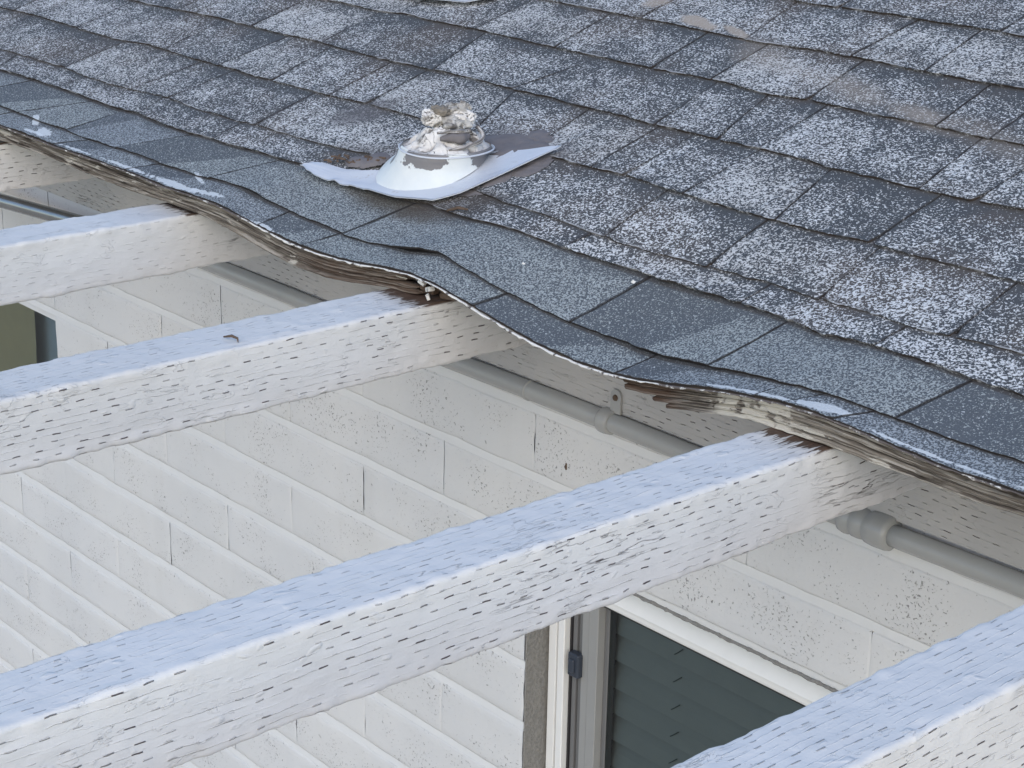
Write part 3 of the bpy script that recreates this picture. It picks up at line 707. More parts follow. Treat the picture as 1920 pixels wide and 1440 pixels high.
# crumbling chips of wood and paint in the rotten pocket over the middle beam
def chip(x, y, z, sx, sy, sz, rz, mat, parent):
    v, f = rbox(-sx, sx, -sy, sy, -sz, sz, r=min(sx, sy, sz) * .3)
    R3 = Matrix.Rotation(rz, 3, 'Z') @ Matrix.Rotation(rz * 1.7, 3, 'Y')
    v = [list(R3 @ Vector(q) + Vector((x, y, z))) for q in v]
    return mesh('rotten_chip', v, f, mat, parent)
for (x, y, z, sx, sy, sz, rz, m_) in [(1.108, -.276, .356, .005, .004, .0022, .3, M_CRUST), (1.118, -.272, .349, .006, .004, .003, -.2, M_CRUST), (1.122, -.278, .341, .004, .003, .002, .7, M_CRUST),
        (1.105, -.262, .345, .012, .006, .004, .1, M_WOOD), (1.14, -.258, .343, .015, .006, .004, -.1, M_DIRT), (1.13, -.262, .352, .01, .006, .003, .2, M_DIRT), (1.165, -.25, .345, .014, .008, .006, .1, M_DIRT)]:
    chip(x, y, z, sx, sy, sz, rz, m_, tl)

# ------------------------------------------------------------------ beams
def beam(x_face, w, z_top, dep, y0, y1, mat, label, seed, parent=None, pitch=0.0):
    loc = (x_face, y1, z_top)
    ny = int((y1 - y0) / .0045)
    Y = np.linspace(y0, y1, ny)
    # cross-section, clockwise seen from -Y: starts bottom of +X face, goes up, across the top, down
    r = .0045
    sec = []; per = 0
    def arc(cx, cz, a0, a1, k=4):
        return [(cx + r * math.cos(a0 + (a1 - a0) * i / k), cz + r * math.sin(a0 + (a1 - a0) * i / k)) for i in range(k + 1)]
    def seg(p, q, k): return [(p[0] + (q[0] - p[0]) * i / k, p[1] + (q[1] - p[1]) * i / k) for i in range(1, k)]
    a = arc(-r, -dep + r, -math.pi / 2, 0); b = arc(-r, -r, 0, math.pi / 2); c = arc(-w + r, -r, math.pi / 2, math.pi); d = arc(-w + r, -dep + r, math.pi, 1.5 * math.pi)
    sec = a + seg(a[-1], b[0], 20) + b + seg(b[-1], c[0], 20) + c + seg(c[-1], d[0], 6) + d + seg(d[-1], a[0], 6)
    sec = np.array(sec)
    dl = np.linalg.norm(np.roll(sec, -1, 0) - sec, axis=1)
    vv = np.concatenate([[0], np.cumsum(dl)[:-1]])
    cen = np.array([-w / 2, -dep / 2])
    nrm = np.sign(sec - cen) * (np.abs(sec - cen) / np.array([w / 2, dep / 2])) ** 8
    nrm /= np.linalg.norm(nrm, axis=1)[:, None] + 1e-9
    m = len(sec)
    YY, VV = np.meshgrid(Y, vv, indexing='ij')
    edge = (np.minimum(np.abs(nrm).min(1), .7) > .15).astype(float)[None, :]
    disp = .0004 * fbm(YY * 9, VV * 22, seed) + .00035 * fbm(YY * 70, VV * 90, seed + 3) 
    blobs = np.maximum(fbm(YY * 28, VV * 60, seed + 7, 2) - .6, 0) * .0018
    disp = disp + blobs + edge * (.0007 * fbm(YY * 16, VV * 9, seed + 5) + .0008 * fbm(YY * 70, VV * 30, seed + 8) + .0007 * np.maximum(fbm(YY * 90, 3.0, seed + 6), 0))
    bow = .0010 * np.sin(YY * 3.1 + seed)
    PX = x_face + sec[None, :, 0] + nrm[None, :, 0] * disp
    PZ = z_top + sec[None, :, 1] + nrm[None, :, 1] * disp + bow + pitch * (YY - y1)
    V = np.stack([PX, YY, PZ], -1).reshape(-1, 3)
    UV = np.stack([YY, VV], -1).reshape(-1, 2)
    F = grid_faces(ny, m, closed_v=True)
    F += [tuple(range(m))[::-1], tuple(range((ny - 1) * m, ny * m))]
    o = mesh('roof_beam', V, F, mat, parent, smooth=True, uv=UV, loc=loc)
    return tag(o, label, 'beam', 'white painted roof beams')
BW, BD, ZT = .086, .083, .335
beam(-.03, BW, ZT, BD, -2.3, -.004, M_BEAM[0], 'white painted beam at the far upper left, mostly under the roof edge', 1.0)
beam(.574, BW, ZT, BD, -2.3, -.004, M_BEAM[1], 'smooth white beam meeting the eave above the dark little window', 2.0)
beam(1.136, .089, ZT, BD, -2.3, -.004, M_BEAM[2], 'slit-marked white beam reaching the rotten gap in the trim, twig on its top', 3.0)
beam(1.761, .080, ZT, .083, -2.3, -.004, M_BEAM[3], 'large white beam crossing the whole photo in front of the blind window', 4.0)
beam(2.172, .082, ZT, BD, -1.45, -.004, M_BEAM[4], 'nearest white beam cut by the lower right corner, rough peeling paint', 5.0)

# small twig lying on the third beam and dry leaf scraps on the roof
tw = tube('twig', [(1.100, -.560, .3385), (1.108, -.554, .3405), (1.118, -.553, .3400), (1.124, -.556, .3375)], [.0010, .0018, .0014, .0006], M_DIRT, None, n=7, loc=(1.105, -.555, .341))
tag(tw, 'tiny brown twig lying on top of the slit-marked middle beam', 'twig')
p0 = roofP(1.02, .128, .009); p1 = roofP(1.035, .136, .011); p2 = roofP(1.05, .139, .009)
tw2 = tube('twig', [p0, p1, p2], [.0016, .0025, .0012], M_DIRT, None, n=7, loc=tuple(p1))
tag(tw2, 'short brown leaf scrap on the shingles below the vent flashing', 'leaf scrap')

# ------------------------------------------------------------------ rim board on the wall head
def board_grid(name, x0, x1, z0, z1, y, mat, parent=None, **kw):
    nx, nz = 260, 16
    A, B = np.meshgrid(np.linspace(x0, x1, nx), np.linspace(z0, z1, nz), indexing='ij')
    Yf = y + .0008 * fbm(A * 8, B * 25, 2.0)
    V = np.stack([A, Yf, B], -1).reshape(-1, 3)
    Vb = np.stack([A, 0 * A + .03, B], -1).reshape(-1, 3)
    nn = nx * nz
    F = grid_faces(nx, nz, flip=True) + [(i * nz, nn + i * nz, nn + (i + 1) * nz, (i + 1) * nz)[::-1] for i in range(nx - 1)]
    F += [(i * nz + nz - 1, nn + i * nz + nz - 1, nn + (i + 1) * nz + nz - 1, (i + 1) * nz + nz - 1) for i in range(nx - 1)]
    F += [tuple(list(range(nz)) + [nn + j for j in range(nz - 1, -1, -1)])]
    UV = np.concatenate([np.stack([A, B], -1).reshape(-1, 2)] * 2)
    return mesh(name, np.concatenate([V, Vb]), F, mat, parent, uv=UV, **kw)
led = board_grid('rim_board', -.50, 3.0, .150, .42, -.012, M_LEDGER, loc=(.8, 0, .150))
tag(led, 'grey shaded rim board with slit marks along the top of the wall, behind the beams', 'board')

# ------------------------------------------------------------------ block wall
wall = empty('block_wall', (.8, .05, -2.25))
tag(wall, 'white painted wall of long slim concrete blocks in running bond', 'wall')
BL, BH = .4064, .1016
WIN = [(1.005, 2.05, -1.20, -.107), (-1.40, -.4064, -.4064 - .003, -.121)]
def course_span(c): return (-c * BH, -(c - 1) * BH)
mort = []
XW0, XW1 = -2.6, 3.1
ZG = -2.25
# mortar core: slabs round the two openings
def core(x0, x1, z0, z1): mort.append((x0, x1, .0052, .10, z0, z1))
zs = sorted(set([ZG, .30] + [w[2] for w in WIN] + [w[3] for w in WIN]))
for za, zb in zip(zs[:-1], zs[1:]):
    xs_ = [XW0]
    for w_ in sorted(WIN, key=lambda q: q[0]):
        if w_[2] < .5 * (za + zb) < w_[3]: xs_ += [w_[0], w_[1]]
    xs_.append(XW1)
    for a_, b_ in zip(xs_[::2], xs_[1::2]): core(a_ + .0005, b_ - .0005, za, zb)
V, F = [], []
for b in mort:
    x0, x1, y0, y1, z0, z1 = b; k = len(V)
    V += [(x, y, z) for x in (x0, x1) for y in (y0, y1) for z in (z0, z1)]
    F += [(k, k + 1, k + 3, k + 2), (k + 4, k + 6, k + 7, k + 5), (k, k + 4, k + 5, k + 1), (k + 2, k + 3, k + 7, k + 6), (k, k + 2, k + 6, k + 4), (k + 1, k + 5, k + 7, k + 3)]
# weather-struck bed joints: deep at the top, nearly flush at the bottom
for c in range(-1, 23):
    zj = -c * BH
    if zj < ZG: break
    sp = [(XW0, XW1)]
    for w_ in WIN:
        if w_[2] - .006 < zj < w_[3] + .006:
            sp = [q for a, b in sp for q in ((a, min(b, w_[0])), (max(a, w_[1]), b)) if q[1] > q[0]]
    for a, b in sp:
        nn = max(2, int((b - a) / .02)); X_ = np.linspace(a, b, nn); k = len(V)
        yy = .0046 + .0005 * fbm(X_ * 9, zj * 7, 1.0); yb = .0016 + .0006 * fbm(X_ * 13, zj * 7, 4.0)
        for i_ in range(nn): V += [(X_[i_], yy[i_], zj + .0062), (X_[i_], yy[i_] - .0006, zj + .0035), (X_[i_], yb[i_], zj - .0062)]
        F += grid_faces(nn, 3, base=k)
mesh('mortar', V, F, M_MORTAR, wall)
def block_mesh(x0, x1, z0, z1):
    """front-face pillow block: rounded arrises that differ a little from block to block"""
    nx = max(3, int((x1 - x0) / .018)); nz = 8
    rr = .0045
    gxs = np.concatenate([[x0, x0 + rr * .3, x0 + rr], np.linspace(x0 + rr, x1 - rr, nx)[1:-1], [x1 - rr, x1 - rr * .3, x1]])
    gzs = np.concatenate([[z0, z0 + rr * .3, z0 + rr], np.linspace(z0 + rr, z1 - rr, nz)[1:-1], [z1 - rr, z1 - rr * .3, z1]])
    A, B = np.meshgrid(gxs, gzs, indexing='ij')
    tx = np.clip(np.minimum(A - x0, x1 - A) / rr, 0, 1); tz = np.clip(np.minimum(B - z0, z1 - B) / rr, 0, 1)
    t = np.minimum(tx, tz)
    vd = random.choice((.0006, .0011, .0016))
    y = np.maximum(vd * (1 - np.sqrt(np.clip(1 - (1 - tx) ** 2, 0, 1))), .0040 * (1 - np.sqrt(np.clip(1 - (1 - tz) ** 2, 0, 1))))
    s = random.random() * 60
    y = y + .0006 * fbm(A * 14, B * 14, s) + random.uniform(-.00035, .00035)
    e = (t < .5) * .0010
    A2 = A + e * fbm(B * 40, s, 1.0) * (np.minimum(A - x0, x1 - A) < rr)
    B2 = B + e * 1.2 * fbm(A * 32, s, 2.0) * (np.minimum(B - z0, z1 - B) < rr)
    nX, nZ = A.shape
    V = np.stack([A2, y, B2], -1).reshape(-1, 3)
    bk = V.copy(); bk[:, 1] = .02
    ring = [i * nZ for i in range(nX)] + [(nX - 1) * nZ + j for j in range(1, nZ)] + [i * nZ + nZ - 1 for i in range(nX - 2, -1, -1)] + [j for j in range(nZ - 2, 0, -1)]
    F = grid_faces(nX, nZ, flip=True)
    n0 = len(V)
    V = np.concatenate([V, bk[ring]])
    L = len(ring)
    F += [(ring[i], n0 + i, n0 + (i + 1) % L, ring[(i + 1) % L])[::-1] for i in range(L)]
    return V, F
far_V, far_F = [], []
jt = .0056
for c in range(-1, 23):
    z0, z1 = course_span(c)
    if z0 < ZG - .05: continue
    ofs = 0 if c % 2 else .5
    n0 = int(math.floor(XW0 / BL)) - 1
    for i in range(n0, int(XW1 / BL) + 2):
        x0, x1 = (i + ofs) * BL, (i + 1 + ofs) * BL
        x0, x1 = max(x0, XW0), min(x1, XW1)
        if x1 - x0 < .02: continue
        spans = [(x0, x1, z0, z1)]
        for w_ in WIN:
            nw = []
            for (a, b, p, q) in spans:
                if q <= w_[2] + .004 or p >= w_[3] - .012 or b <= w_[0] + .002 or a >= w_[1] - .002: nw.append((a, b, p, q)); continue
                if a < w_[0] - .03: nw.append((a, w_[0] + .0006, p, q))
                if b > w_[1] + .03: nw.append((w_[1] - .0006, b, p, q))
                if q > w_[3] + .03: nw.append((a, b, w_[3] - jt, q))
                if p < w_[2] - .03: nw.append((a, b, p, w_[2] + jt))
            spans = nw
        for (a, b, p, q) in spans:
            # in view: left of the line that leaves the frame
            vis = (c <= 12) and (a < 2.2) and (b > -1.1)
            jv = .0002
            Vb, Fb = block_mesh(a + jv, b - jv, p + jt, q - jt)
            if vis: mesh('block', Vb, Fb, M_BLOCK, wall, smooth=True)
            else:
                k = len(far_V)
                v, f = rbox(a + jt, b - jt, .001, .02, p + jt, q - jt, r=.003, base=k)
                far_V += v; far_F += f
fb = mesh('block', far_V, far_F, M_BLOCK, wall)
fb['kind'] = 'stuff'
# rough render lining the window opening
boxes('reveal_render', [(1.0045, 1.0075, .002, .09, -1.20, -.110), (1.004, 2.05, .003, .09, -.1105, -.1065)], M_RENDER, wall, r=.0008)
# ragged bead of render above the window head
nb = 260
Xb = np.linspace(1.004, 2.05, nb)
rb = .0024 + .0004 * fbm(Xb * 60, 2.0, 3.0) + .0009 * fbm(Xb * 220, 2.0, 3.0)
tube('render_bead', np.stack([Xb, .004 - .001 * fbm(Xb * 50, 1.0, 1.0), -.1085 + .0008 * fbm(Xb * 90, 4.0, 1.0)], -1), rb, M_RENDER, wall, n=8)
# rust-brown marks and a wasp husk on the wall
def lump(name, x, y, z, rx, ry, rz, mat, label=None, cat=None, parent=None, seed=1.0, nseg=14):
    V = []
    for i in range(nseg + 1):
        ph = math.pi * i / nseg
        for j in range(nseg):
            th = 2 * math.pi * j / nseg
            d = np.array([math.sin(ph) * math.cos(th), math.sin(ph) * math.sin(th), math.cos(ph)])
            q = 1 + .35 * float(fbm(d[0] * 2 + seed, d[1] * 2, d[2] * 2))
            V.append((x + rx * q * d[0], y + ry * q * d[1], z + rz * q * d[2]))
    o = mesh(name, V, grid_faces(nseg + 1, nseg, closed_v=True), mat, parent, smooth=True, loc=None if parent else (x, y, z))
    if label: tag(o, label, cat)
    return o
lump('mud_spot', 1.083, -.0002, .036, .0024, .0014, .0048, M_DIRT, 'small dark brown mud spot on the white wall beside the big beam', 'mud spot', seed=3.0)

# ------------------------------------------------------------------ conduit
pipe = empty('conduit_pipe', (.7, -.02, .135))
tag(pipe, 'grey painted conduit pipe running along the wall under the rim board', 'pipe')
PR = .0136
def ss0(x, a, b):
    t = np.clip((x - a) / (b - a), 0, 1); return t * t * (3 - 2 * t)
def ppath(x):
    off = .072 * np.clip((.02 - x) / .45, 0, 1.2) ** 1.1 * (1 - ss0(-x, .9, 1.5))
    return np.stack([x, -.0160 - off, .1345 + .0012 * np.sin(x * 7) - .0 * off], -1)
tube('pipe_length', ppath(np.linspace(-2.5, .12, 80)), PR, M_PIPE_BARE, pipe, n=28)
X1 = np.linspace(.12, 1.60, 70)
tube('pipe_length', ppath(X1), PR, M_PIPE, pipe, n=28, noise=.01)
tube('pipe_length', ppath(np.linspace(1.645, 2.9, 40)) + np.array([0, -.001, 0]), PR * .98, M_PIPE, pipe, n=28, noise=.01)
def ringprof(name, x0, prof):
    pts = np.array([[x0 + p, 0, 0] for p, _ in prof]); P_ = ppath(pts[:, 0]); P_[:, 0] = pts[:, 0]
    return tube(name, P_, [r_ for _, r_ in prof], M_PIPE, pipe, n=32, noise=.02)
ringprof('compression_coupling', 1.583, [(0, .0150), (.001, .0180), (.006, .0192), (.012, .0188), (.016, .0168), (.018, .0165), (.020, .0186), (.028, .0190), (.033, .0184), (.036, .0170), (.038, .0172), (.041, .0200), (.052, .0212), (.066, .0208), (.071, .0196), (.073, .0150)])
ringprof('pipe_sleeve', 1.02, [(0, .0143), (.0006, .0150), (.003, .0151), (.004, .0143)])
ringprof('strap_ring', 1.168, [(0, .0143), (.0008, .0166), (.004, .0178), (.010, .0180), (.017, .0172), (.021, .0166), (.022, .0143)])
# strap ear screwed to the rim board
ear = [(-.0095, .0), (.0095, .0)] + [(.0095 * math.cos(a), .024 + .0095 * math.sin(a)) for a in np.linspace(0, math.pi, 12)]
V = [(1.192 + a, -.0165, .150 + b) for a, b in ear] + [(1.192 + a, -.0135, .150 + b) for a, b in ear]
ne = len(ear)
ear_o = mesh('strap_ear', V, [tuple(range(ne)), tuple(range(ne, 2 * ne))[::-1]] + [(i, (i + 1) % ne, ne + (i + 1) % ne, ne + i)[::-1] for i in range(ne)], M_PIPE, pipe)
V = [(1.192 + .0040 * math.cos(t), -.0185, .172 + .0040 * math.sin(t)) for t in np.linspace(0, 6.283, 13)[:-1]] + [(1.192 + .0046 * math.cos(t), -.0160, .172 + .0046 * math.sin(t)) for t in np.linspace(0, 6.283, 13)[:-1]]
mesh('screw_head', V, [tuple(range(12)), *[(i, (i + 1) % 12, 12 + (i + 1) % 12, 12 + i)[::-1] for i in range(12)]], M_DIRT, ear_o)

# ------------------------------------------------------------------ right-hand window
win = empty('window', (1.5, .05, -1.2))
tag(win, 'white framed sliding window with closed dark blinds, lower right under the big beam', 'window')
x0, x1, zt, zb_ = 1.0078, 2.045, -.1105, -1.195
# frame: stepped profile
boxes('frame', [(x0, x0 + .006, .046, .09, zb_, zt)], M_VINYL_OLD, win, r=.0008)
boxes('frame', [(x0 + .0062, x0 + .0225, .040, .09, zb_, zt), (x0 + .0245, x0 + .0300, .044, .09, zb_, zt), (x0 + .0302, x0 + .0440, .036, .09, zb_, zt)], M_VINYL, win, r=.0012)
boxes('frame', [(x0 + .044, x1, .0445, .09, -.1585, -.1547), (x0 + .044, x1, .038, .09, -.1700, -.1587), (x0 + .044, x1, .042, .09, -.1745, -.1702)], M_VINYL, win, r=.0012)
hp = [(.060, zt), (.050, zt), (.0275, -.1540), (.0290, -.1552), (.060, -.1552)]
mesh('frame', [(xx, y_, z_) for xx in (x0 + .044, x1) for y_, z_ in hp], [tuple(range(5)), tuple(range(5, 10))[::-1]] + [(i, i + 5, (i + 1) % 5 + 5, (i + 1) % 5) for i in range(5)], M_VINYL, win)
boxes('frame', [(x1 - .03, x1, .040, .09, zb_ + .03, -.175), (x0, x1, .040, .09, zb_, zb_ + .03)], M_VINYL, win, r=.0012)
boxes('gasket', [(x0 + .0442, x0 + .0475, .047, .08, zb_ + .03, -.1747), (x0 + .047, x1 - .03, .046, .08, -.1790, -.1747)], M_GASKET, win, r=.0005)
boxes('sash_stile', [(1.0555, 1.0640, .050, .08, zb_ + .03, -.179), (1.0645, 1.0760, .054, .08, zb_ + .03, -.179)], M_SASHD, win, r=.001)
boxes('sash_stile', [(1.0765, 1.0915, .048, .08, zb_ + .03, -.179), (1.0918, 1.1110, .0465, .08, zb_ + .03, -.179)], M_SASH, win, r=.001)
boxes('sash_stile', [(1.1112, 1.1200, .060, .075, zb_ + .03, -.179)], M_SASHD, win, r=.001)
boxes('latch', [(1.0575, 1.0800, .038, .052, -.310, -.272), (1.0620, 1.0740, .034, .040, -.302, -.280)], M_LATCH, win, r=.002)
mesh('pane', [(1.111, .062, zb_ + .03), (x1 - .03, .062, zb_ + .03), (x1 - .03, .062, -.179), (1.111, .062, -.179)], [(0, 1, 2, 3)], M_GLASS, win)
# blind slats
ns = 23
for i in range(ns):
    zc = -.186 - .0435 * i
    if zc < zb_ + .05: break
    V = []
    for a in range(2):
        xx = (1.106, x1 - .035)[a]
        for t in np.linspace(0, 1, 7):
            # closed slat, tilted: top edge in, lower edge towards the pane, slightly crowned
            V.append((xx, .099 - .019 * t - .0040 * math.sin(math.pi * t), zc - .0475 * t + (.0012 * math.sin(i * 2.3 + a))))
        for t in np.linspace(1, 0, 7):
            V.append((xx, .1015 - .019 * t - .0040 * math.sin(math.pi * t), zc - .0475 * t + (.0012 * math.sin(i * 2.3 + a))))
    mesh('blind_slat', V, [(j, (j + 1) % 14, 14 + (j + 1) % 14, 14 + j) for j in range(14)] + [tuple(range(14))[::-1], tuple(range(14, 28))], M_SLAT, win, smooth=False)
    for xc in (1.225, 1.62):
        tube('ladder_cord', [(xc, .0835, zc - .040), (xc + .010, .0815, zc - .032), (xc + .021, .0815, zc - .022)], .0009, M_CORD, win, n=6)
for xc in (1.208, 1.60):
    tube('ladder_cord', [(xc, .0800, -.18), (xc, .0800, zb_ + .05)], .0006, M_CORD, win, n=6)
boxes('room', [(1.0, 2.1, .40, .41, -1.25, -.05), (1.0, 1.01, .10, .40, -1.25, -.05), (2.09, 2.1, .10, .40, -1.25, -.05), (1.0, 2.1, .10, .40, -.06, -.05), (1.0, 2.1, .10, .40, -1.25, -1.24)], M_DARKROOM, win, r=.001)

# ------------------------------------------------------------------ left-hand window
w2 = empty('window', (-.9, .05, -.41))
tag(w2, 'dark little window opening with an olive panel, at the left edge behind the beams', 'window')
boxes('frame', [(-1.40, -.4070, .060, .09, -.409, -.398), (-1.40, -.4070, .060, .09, -.1275, -.1215), (-.4140, -.4068, .060, .09, -.398, -.1275), (-1.40, -1.39, .060, .09, -.398, -.1275)], M_SASHD, w2, r=.001)
mesh('pane', [(-1.39, .075, -.398), (-.414, .075, -.398), (-.414, .075, -.1275), (-1.39, .075, -.1275)], [(0, 1, 2, 3)], M_GLASS, w2)
# olive panel hanging behind the pane, its edge slightly curved
nc = 24
V, F = [], []
for i in range(nc):
    z = -.40 + .30 * i / (nc - 1)
    xr = -.692 + .016 * math.sin((z + .40) * 7.0)
    for x in (-1.38, -1.1, -.8, xr): V.append((x, .092 + .0015 * math.sin(x * 30), z))
mesh('curtain', V, grid_faces(nc, 4), M_CURT, w2)
boxes('room_tone_panel', [(-1.38, -.395, .12, .124, -.45, -.06)], M_BLUEP, w2, r=.001)  # added sheet that gives the dim room behind its grey-blue tone
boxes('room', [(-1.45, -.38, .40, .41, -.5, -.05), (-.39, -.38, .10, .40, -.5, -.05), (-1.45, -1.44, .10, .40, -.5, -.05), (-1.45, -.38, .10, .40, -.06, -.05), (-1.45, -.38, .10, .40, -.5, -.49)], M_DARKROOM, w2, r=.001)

# ------------------------------------------------------------------ vent flashings
def ss(x, a, b):
    t = np.clip((x - a) / (b - a), 0, 1); return t * t * (3 - 2 * t)
def vent(cx, cs, label, seed, rimp):
    base = roofP(cx, cs, .006)
    root = empty('vent_flashing', tuple(base))
    tag(root, label, 'vent flashing')
    # flange: a bent sheet; local a = along the eave, b = up the slope
    a0, a1, b0, b1 = -.190, .155, -.090, .10
    na, nb = 90, 46
    A, B = np.meshgrid(np.linspace(0, 1, na), np.linspace(0, 1, nb), indexing='ij')
    X = cx + a0 + (a1 - a0) * A
    S = cs + b0 + (b1 - b0) * B
    # traced outline: the lower edge runs straight from the left tip, then rounds up the right side
    lo = np.interp(A[:, 0], [0, .12, .35, .62, .80, .88, .94, .97, 1.0], [0.0, -.006, .003, .004, .018, .045, .095, .130, .175])
    up = np.interp(A[:, 0], [0, .05, .20, .40, .60, 1.0], [.010, .022, .030, .055, .13, .19])
    wav = .0012 * fbm(A[:, 0] * 34, seed, 1.0) * (A[:, 0] < .5) + .0006 * fbm(A[:, 0] * 12, seed, 2.0)
    S = cs + b0 + lo[:, None] + wav[:, None] + (np.maximum(up - lo, .004))[:, None] * B
    H = .0075 + .006 * np.exp(-((A - .0) / .18) ** 2) * (1 - .4 * B) + .007 * np.exp(-((A - .6) / .3) ** 2) * np.exp(-(B / .30) ** 2) + .0006 * fbm(A * 6, B * 3, seed)
    H = H + .003 * np.maximum(0, np.sin(A * 60)) * np.exp(-((A - .24) / .10) ** 2) * np.exp(-(B / .15) ** 2)
    H = H + .006 * np.exp(-((A - 1.0) / .12) ** 2)
    t_ = roofP(X, S, H).reshape(-1, 3); b_ = roofP(X, S, H - .0014).reshape(-1, 3)
    n_ = na * nb
    F = grid_faces(na, nb, flip=True)[:]
    F = [f[::-1] for f in grid_faces(na, nb)]
    F += [f for f in grid_faces(na, nb, base=n_)]
    F += [(i * nb, (i + 1) * nb, n_ + (i + 1) * nb, n_ + i * nb) for i in range(na - 1)]
    F += [((na - 1) * nb + j, (na - 1) * nb + j + 1, n_ + (na - 1) * nb + j + 1, n_ + (na - 1) * nb + j) for j in range(nb - 1)]
    F += [(j, j + 1, n_ + j + 1, n_ + j)[::-1] for j in range(nb - 1)]
    mesh('flange', np.concatenate([t_, b_]), F, M_FLANGE, root, smooth=True)
    # cone
    nt = 72
    rim_c = np.array(rimp)
    base_c = np.array(base)
    V = []
    prof = [(0, 1.0), (.05, .985), (.3, .93), (.6, .88), (.85, .845), (1.0, .83), (1.0, .79)]
    rb_, rt_ = .080, .0635
    for (t, q) in prof:
        for j in range(nt):
            th = 2 * math.pi * j / nt
            ct, st = math.cos(th), math.sin(th)
            pb = np.array(roofP(cx + rb_ * ct, cs + rb_ * st * .98, .009))
            r_ = rt_ * (1 + .03 * math.sin(3 * th + 1)) * (.96 if q == .79 else 1)
            pt = rim_c + np.array([r_ * ct, r_ * st, .0022 * math.sin(2 * th + .5) + (.004 if q == .79 else 0)])
            k_ = t if t < 1 else 1
            kk = k_ ** 1.0
            rad = (1 - kk) * pb + kk * pt
            swell = .004 * math.sin(math.pi * kk) * -1
            ctr = (1 - kk) * base_c + kk * rim_c
            rad = rad + (rad - ctr) * (swell / .07)
            dent = 1 + .018 * float(fbm(ct * 1.6, st * 1.6, t * 2 + seed))
            V.append(ctr + (rad - ctr) * dent)
    mesh('cone', V, grid_faces(len(prof), nt, closed_v=True), M_CONE, root, smooth=True)
    # thin rolled lip
    P_ = [rim_c + np.array([rt_ * (1 + .03 * math.sin(3 * th + 1)) * 1.01 * math.cos(th), rt_ * (1 + .03 * math.sin(3 * th + 1)) * 1.01 * math.sin(th), .0022 * math.sin(2 * th + .5)]) for th in np.linspace(0, 2 * math.pi, 73)[:-1]]
    V = []
    for k in range(72):
        th = 2 * math.pi * k / 72
        for j in range(8):
            a = 2 * math.pi * j / 8
            V.append(P_[k] + .0013 * np.array([math.cos(th) * math.cos(a), math.sin(th) * math.cos(a), math.sin(a)]))
    mesh('rim', V, grid_faces(72, 8, closed_u=True, closed_v=True), M_FLANGE, root, smooth=True)
    # cracked sealant mound over the cone: folds and ridges
    nr = 40
    V = []
    for i in range(nr + 1):
        t = i / nr                          # 0 rim .. 1 centre
        for j in range(96):
            th = 2 * math.pi * j / 96
            ct, st = math.cos(th), math.sin(th)
            r_ = rt_ * (1 + .03 * math.sin(3 * th + 1)) * (.99 - .99 * t)
            hgt = .002 + .026 * ss(t, 0, .8)
            fold = .0085 * float(fbm(ct * (1 - t) * 3.2 + 4, st * (1 - t) * 3.2, seed + 2)) * ss(t, 0, .25)
            rid = .005 * float(1 - abs(2 * abs(float(vnoise(ct * (1 - t) * 4 + 9, st * (1 - t) * 4, seed + 5))) - .3) * 1.6) * ss(t, .05, .3)
            V.append(rim_c + np.array([r_ * ct, r_ * st, hgt + fold + rid]))
    mesh('sealant_collar', V, grid_faces(nr + 1, 96, closed_v=True), M_SEAL, root, smooth=True)
    # crumpled plug on top: torn, curled lumps; local axes: a to the right as seen from the yard, b towards the eave corner
    def loc_(a, b, z): return np.array([.66 * a + .75 * b, .75 * a - .66 * b, z])
    def crumple(a, b, dz, r1, hh, sd, sq=1.0, mat=None):
        V = []; n1, n2 = 30, 60
        o_ = rim_c + loc_(a, b, dz)
        for i in range(n1 + 1):
            ph = math.pi * i / n1
            for j in range(n2):
                th = 2 * math.pi * j / n2
                d = np.array([math.sin(ph) * math.cos(th), math.sin(ph) * math.sin(th), math.cos(ph)])
                q = 1 + .34 * float(fbm(d[0] * 1.9 + sd, d[1] * 1.9, d[2] * 1.5, 3))
                rg = 1 - abs(float(vnoise(d[0] * 3.2 + sd, d[1] * 3.2 + 4, d[2] * 3.2))) * 2
                q += .13 * rg
                V.append(o_ + loc_(r1 * q * d[0], r1 * sq * q * d[1], hh * q * d[2]))
        mesh('torn_sealant', V, grid_faces(n1 + 1, n2, closed_v=True), mat or M_SEAL, root, smooth=True)
    crumple(.006, 0, .034, .026, .012, 2.3 + seed, .8, M_SEALG)
    crumple(-.020, .008, .042, .014, .010, 6.1 + seed, .7)
    crumple(.020, .002, .042, .018, .011, 8.8 + seed, .6)
    crumple(.006, -.002, .050, .017, .009, 5.2 + seed, .6, M_SEALG)
    crumple(-.008, .010, .052, .013, .006, 7.7 + seed, .7, M_SEALD)
    crumple(.022, -.004, .053, .008, .008, 3.1 + seed, .6, M_SEALG)
    def fold(pts, rr, mat=M_SEAL, n=14, nz=.3):
        P3 = np.array([rim_c + loc_(*q) for q in pts]); tt = np.linspace(0, len(P3) - 1, 22)
        P3 = np.stack([np.interp(tt, range(len(pts)), P3[:, c]) for c in range(3)], -1)
        for _ in range(2): P3[1:-1] = (P3[:-2] + 2 * P3[1:-1] + P3[2:]) / 4
        r_ = np.interp(tt, range(len(pts)), rr) * (1 + .3 * vnoise(tt * .8, seed, len(pts) * 1.3))
        tube('sealant_fold', P3, r_, mat, root, n=n, noise=nz)
    fold([(-.008, .040, .020), (.006, .042, .021), (.020, .038, .021), (.030, .030, .022)], [.003, .0085, .0085, .003], M_TAR)  # dark hollow of the torn slot, put in as a dark grey roll
    fold([(-.012, .040, .0275), (.004, .042, .030), (.020, .038, .030), (.032, .028, .029)], [.002, .003, .003, .002])
    fold([(.004, .053, .0065), (.026, .047, .010), (.044, .034, .015), (.050, .016, .021), (.040, .002, .030)], [.002, .0028, .0032, .0030, .002])
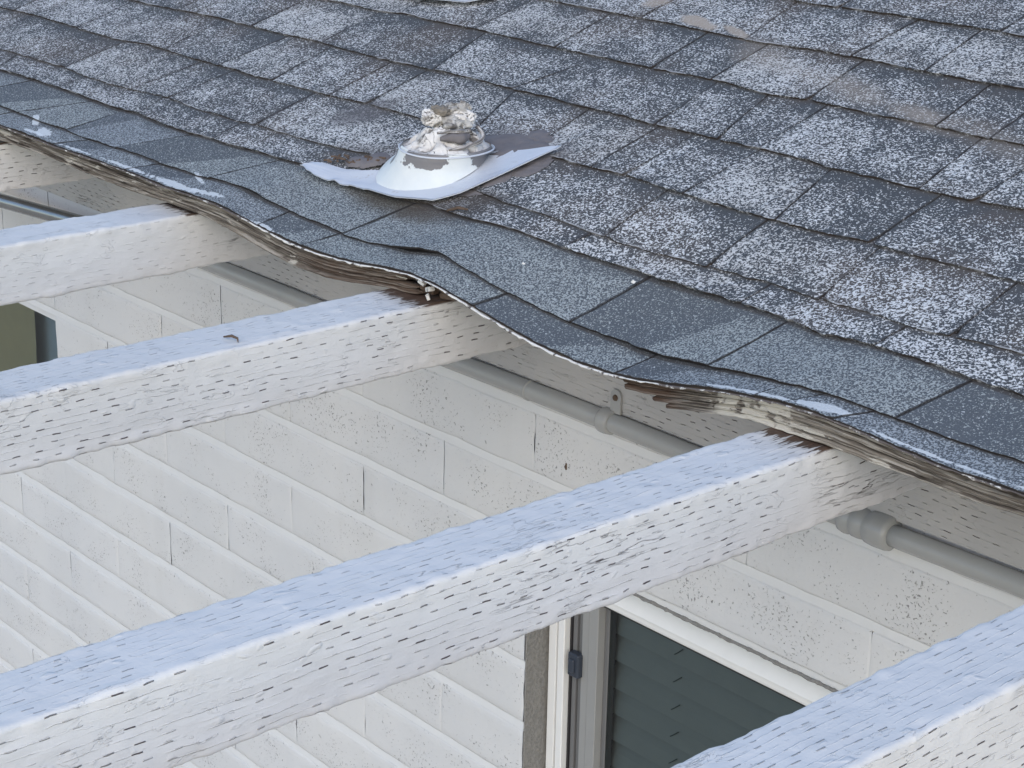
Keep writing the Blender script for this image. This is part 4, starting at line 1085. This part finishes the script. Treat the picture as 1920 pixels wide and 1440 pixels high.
    return root
v1 = vent(VB[0], VB[1], 'vent flashing with cracked crumbling sealant cap and bent white metal flange near the eave', 1.0, RIM)
v2 = vent(VB[0] - .505, VB[1] + .495, 'pale metal flashing edge high on the roof, cut off by the top of the photo', 5.0, tuple(np.array(RIM) + roofP(VB[0] - .505, VB[1] + .495) - roofP(VB[0], VB[1])))

# grey roof cement smeared behind and right of the cone, ragged sheet with thickness
def smear(name, pts, mat, h0, parent, seed, hgt=.004):
    """ragged patch: closed outline in roof (x, s), domed"""
    c = np.mean(pts, 0)
    n1, n2 = 8, 90
    ang = np.array([math.atan2(p[1] - c[1], p[0] - c[0]) for p in pts]); rad = np.array([math.hypot(p[0] - c[0], p[1] - c[1]) for p in pts])
    o = np.argsort(ang); ang = ang[o]; rad = rad[o]
    th = np.linspace(-math.pi, math.pi, n2 + 1)[:-1]
    rr = np.interp(th, np.concatenate([ang - 2 * math.pi, ang, ang + 2 * math.pi]), np.tile(rad, 3))
    rr = rr * (1 + .10 * fbm(np.cos(th) * 5, np.sin(th) * 5, seed) + .05 * fbm(np.cos(th) * 20, np.sin(th) * 20, seed))
    V = []
    for i in range(n1 + 1):
        t = i / n1
        X = c[0] + rr * (1 - t) * np.cos(th); S = c[1] + rr * (1 - t) * np.sin(th)
        H = h0 + hgt * (1 - (1 - t) ** 3) + .0015 * fbm(X * 60, S * 60, seed) * (t > 0)
        V.append(roofP(X, S, H))
    return mesh(name, np.concatenate(V), grid_faces(n1 + 1, n2, closed_v=True), mat, parent, smooth=True)
smear('roof_cement', [(.90, .30), (.97, .325), (1.02, .315), (1.05, .290), (1.045, .270), (1.0, .262), (.95, .25), (.90, .26)], M_TAR, .0045, roof, 2.0)
smear('roof_cement', [(.955, .335), (.99, .338), (1.01, .33), (.98, .32)], M_TAR, .0045, roof, 3.0, .002)
smear('roof_cement', [(.745, .165), (.775, .185), (.80, .205), (.815, .195), (.80, .170), (.78, .160)], M_TAR, .0075, roof, 4.0, .005)
smear('roof_cement', [(.985, .165), (1.03, .235), (1.053, .285), (1.047, .292), (1.03, .27), (.995, .2)], M_TAR, .0035, roof, 5.0, .003)
for k in range(26):
    a = random.uniform(0, 1)
    x, s = .72 + .10 * a + random.uniform(-.012, .012), .150 + .045 * a + random.uniform(-.008, .008)
    p = roofP(x, s, .011)
    v, f = rbox(-random.uniform(.002, .008), random.uniform(.002, .008), -.0015, .0015, -.0012, .0012, r=.0006)
    rz = random.uniform(-.9, .9)
    v = [list(Matrix.Rotation(rz, 3, 'Z') @ Vector(q) + Vector(p)) for q in v]
    mesh('debris', v, f, M_DIRT, roof)

# ------------------------------------------------------------------ ground below
V = [(-60, -60, ZG), (60, -60, ZG), (60, 60, ZG), (-60, 60, ZG)]
gnd = mesh('patio', V, [(0, 1, 2, 3)], M_PATIO, None, loc=(0, 0, ZG))
gnd['kind'] = 'structure'
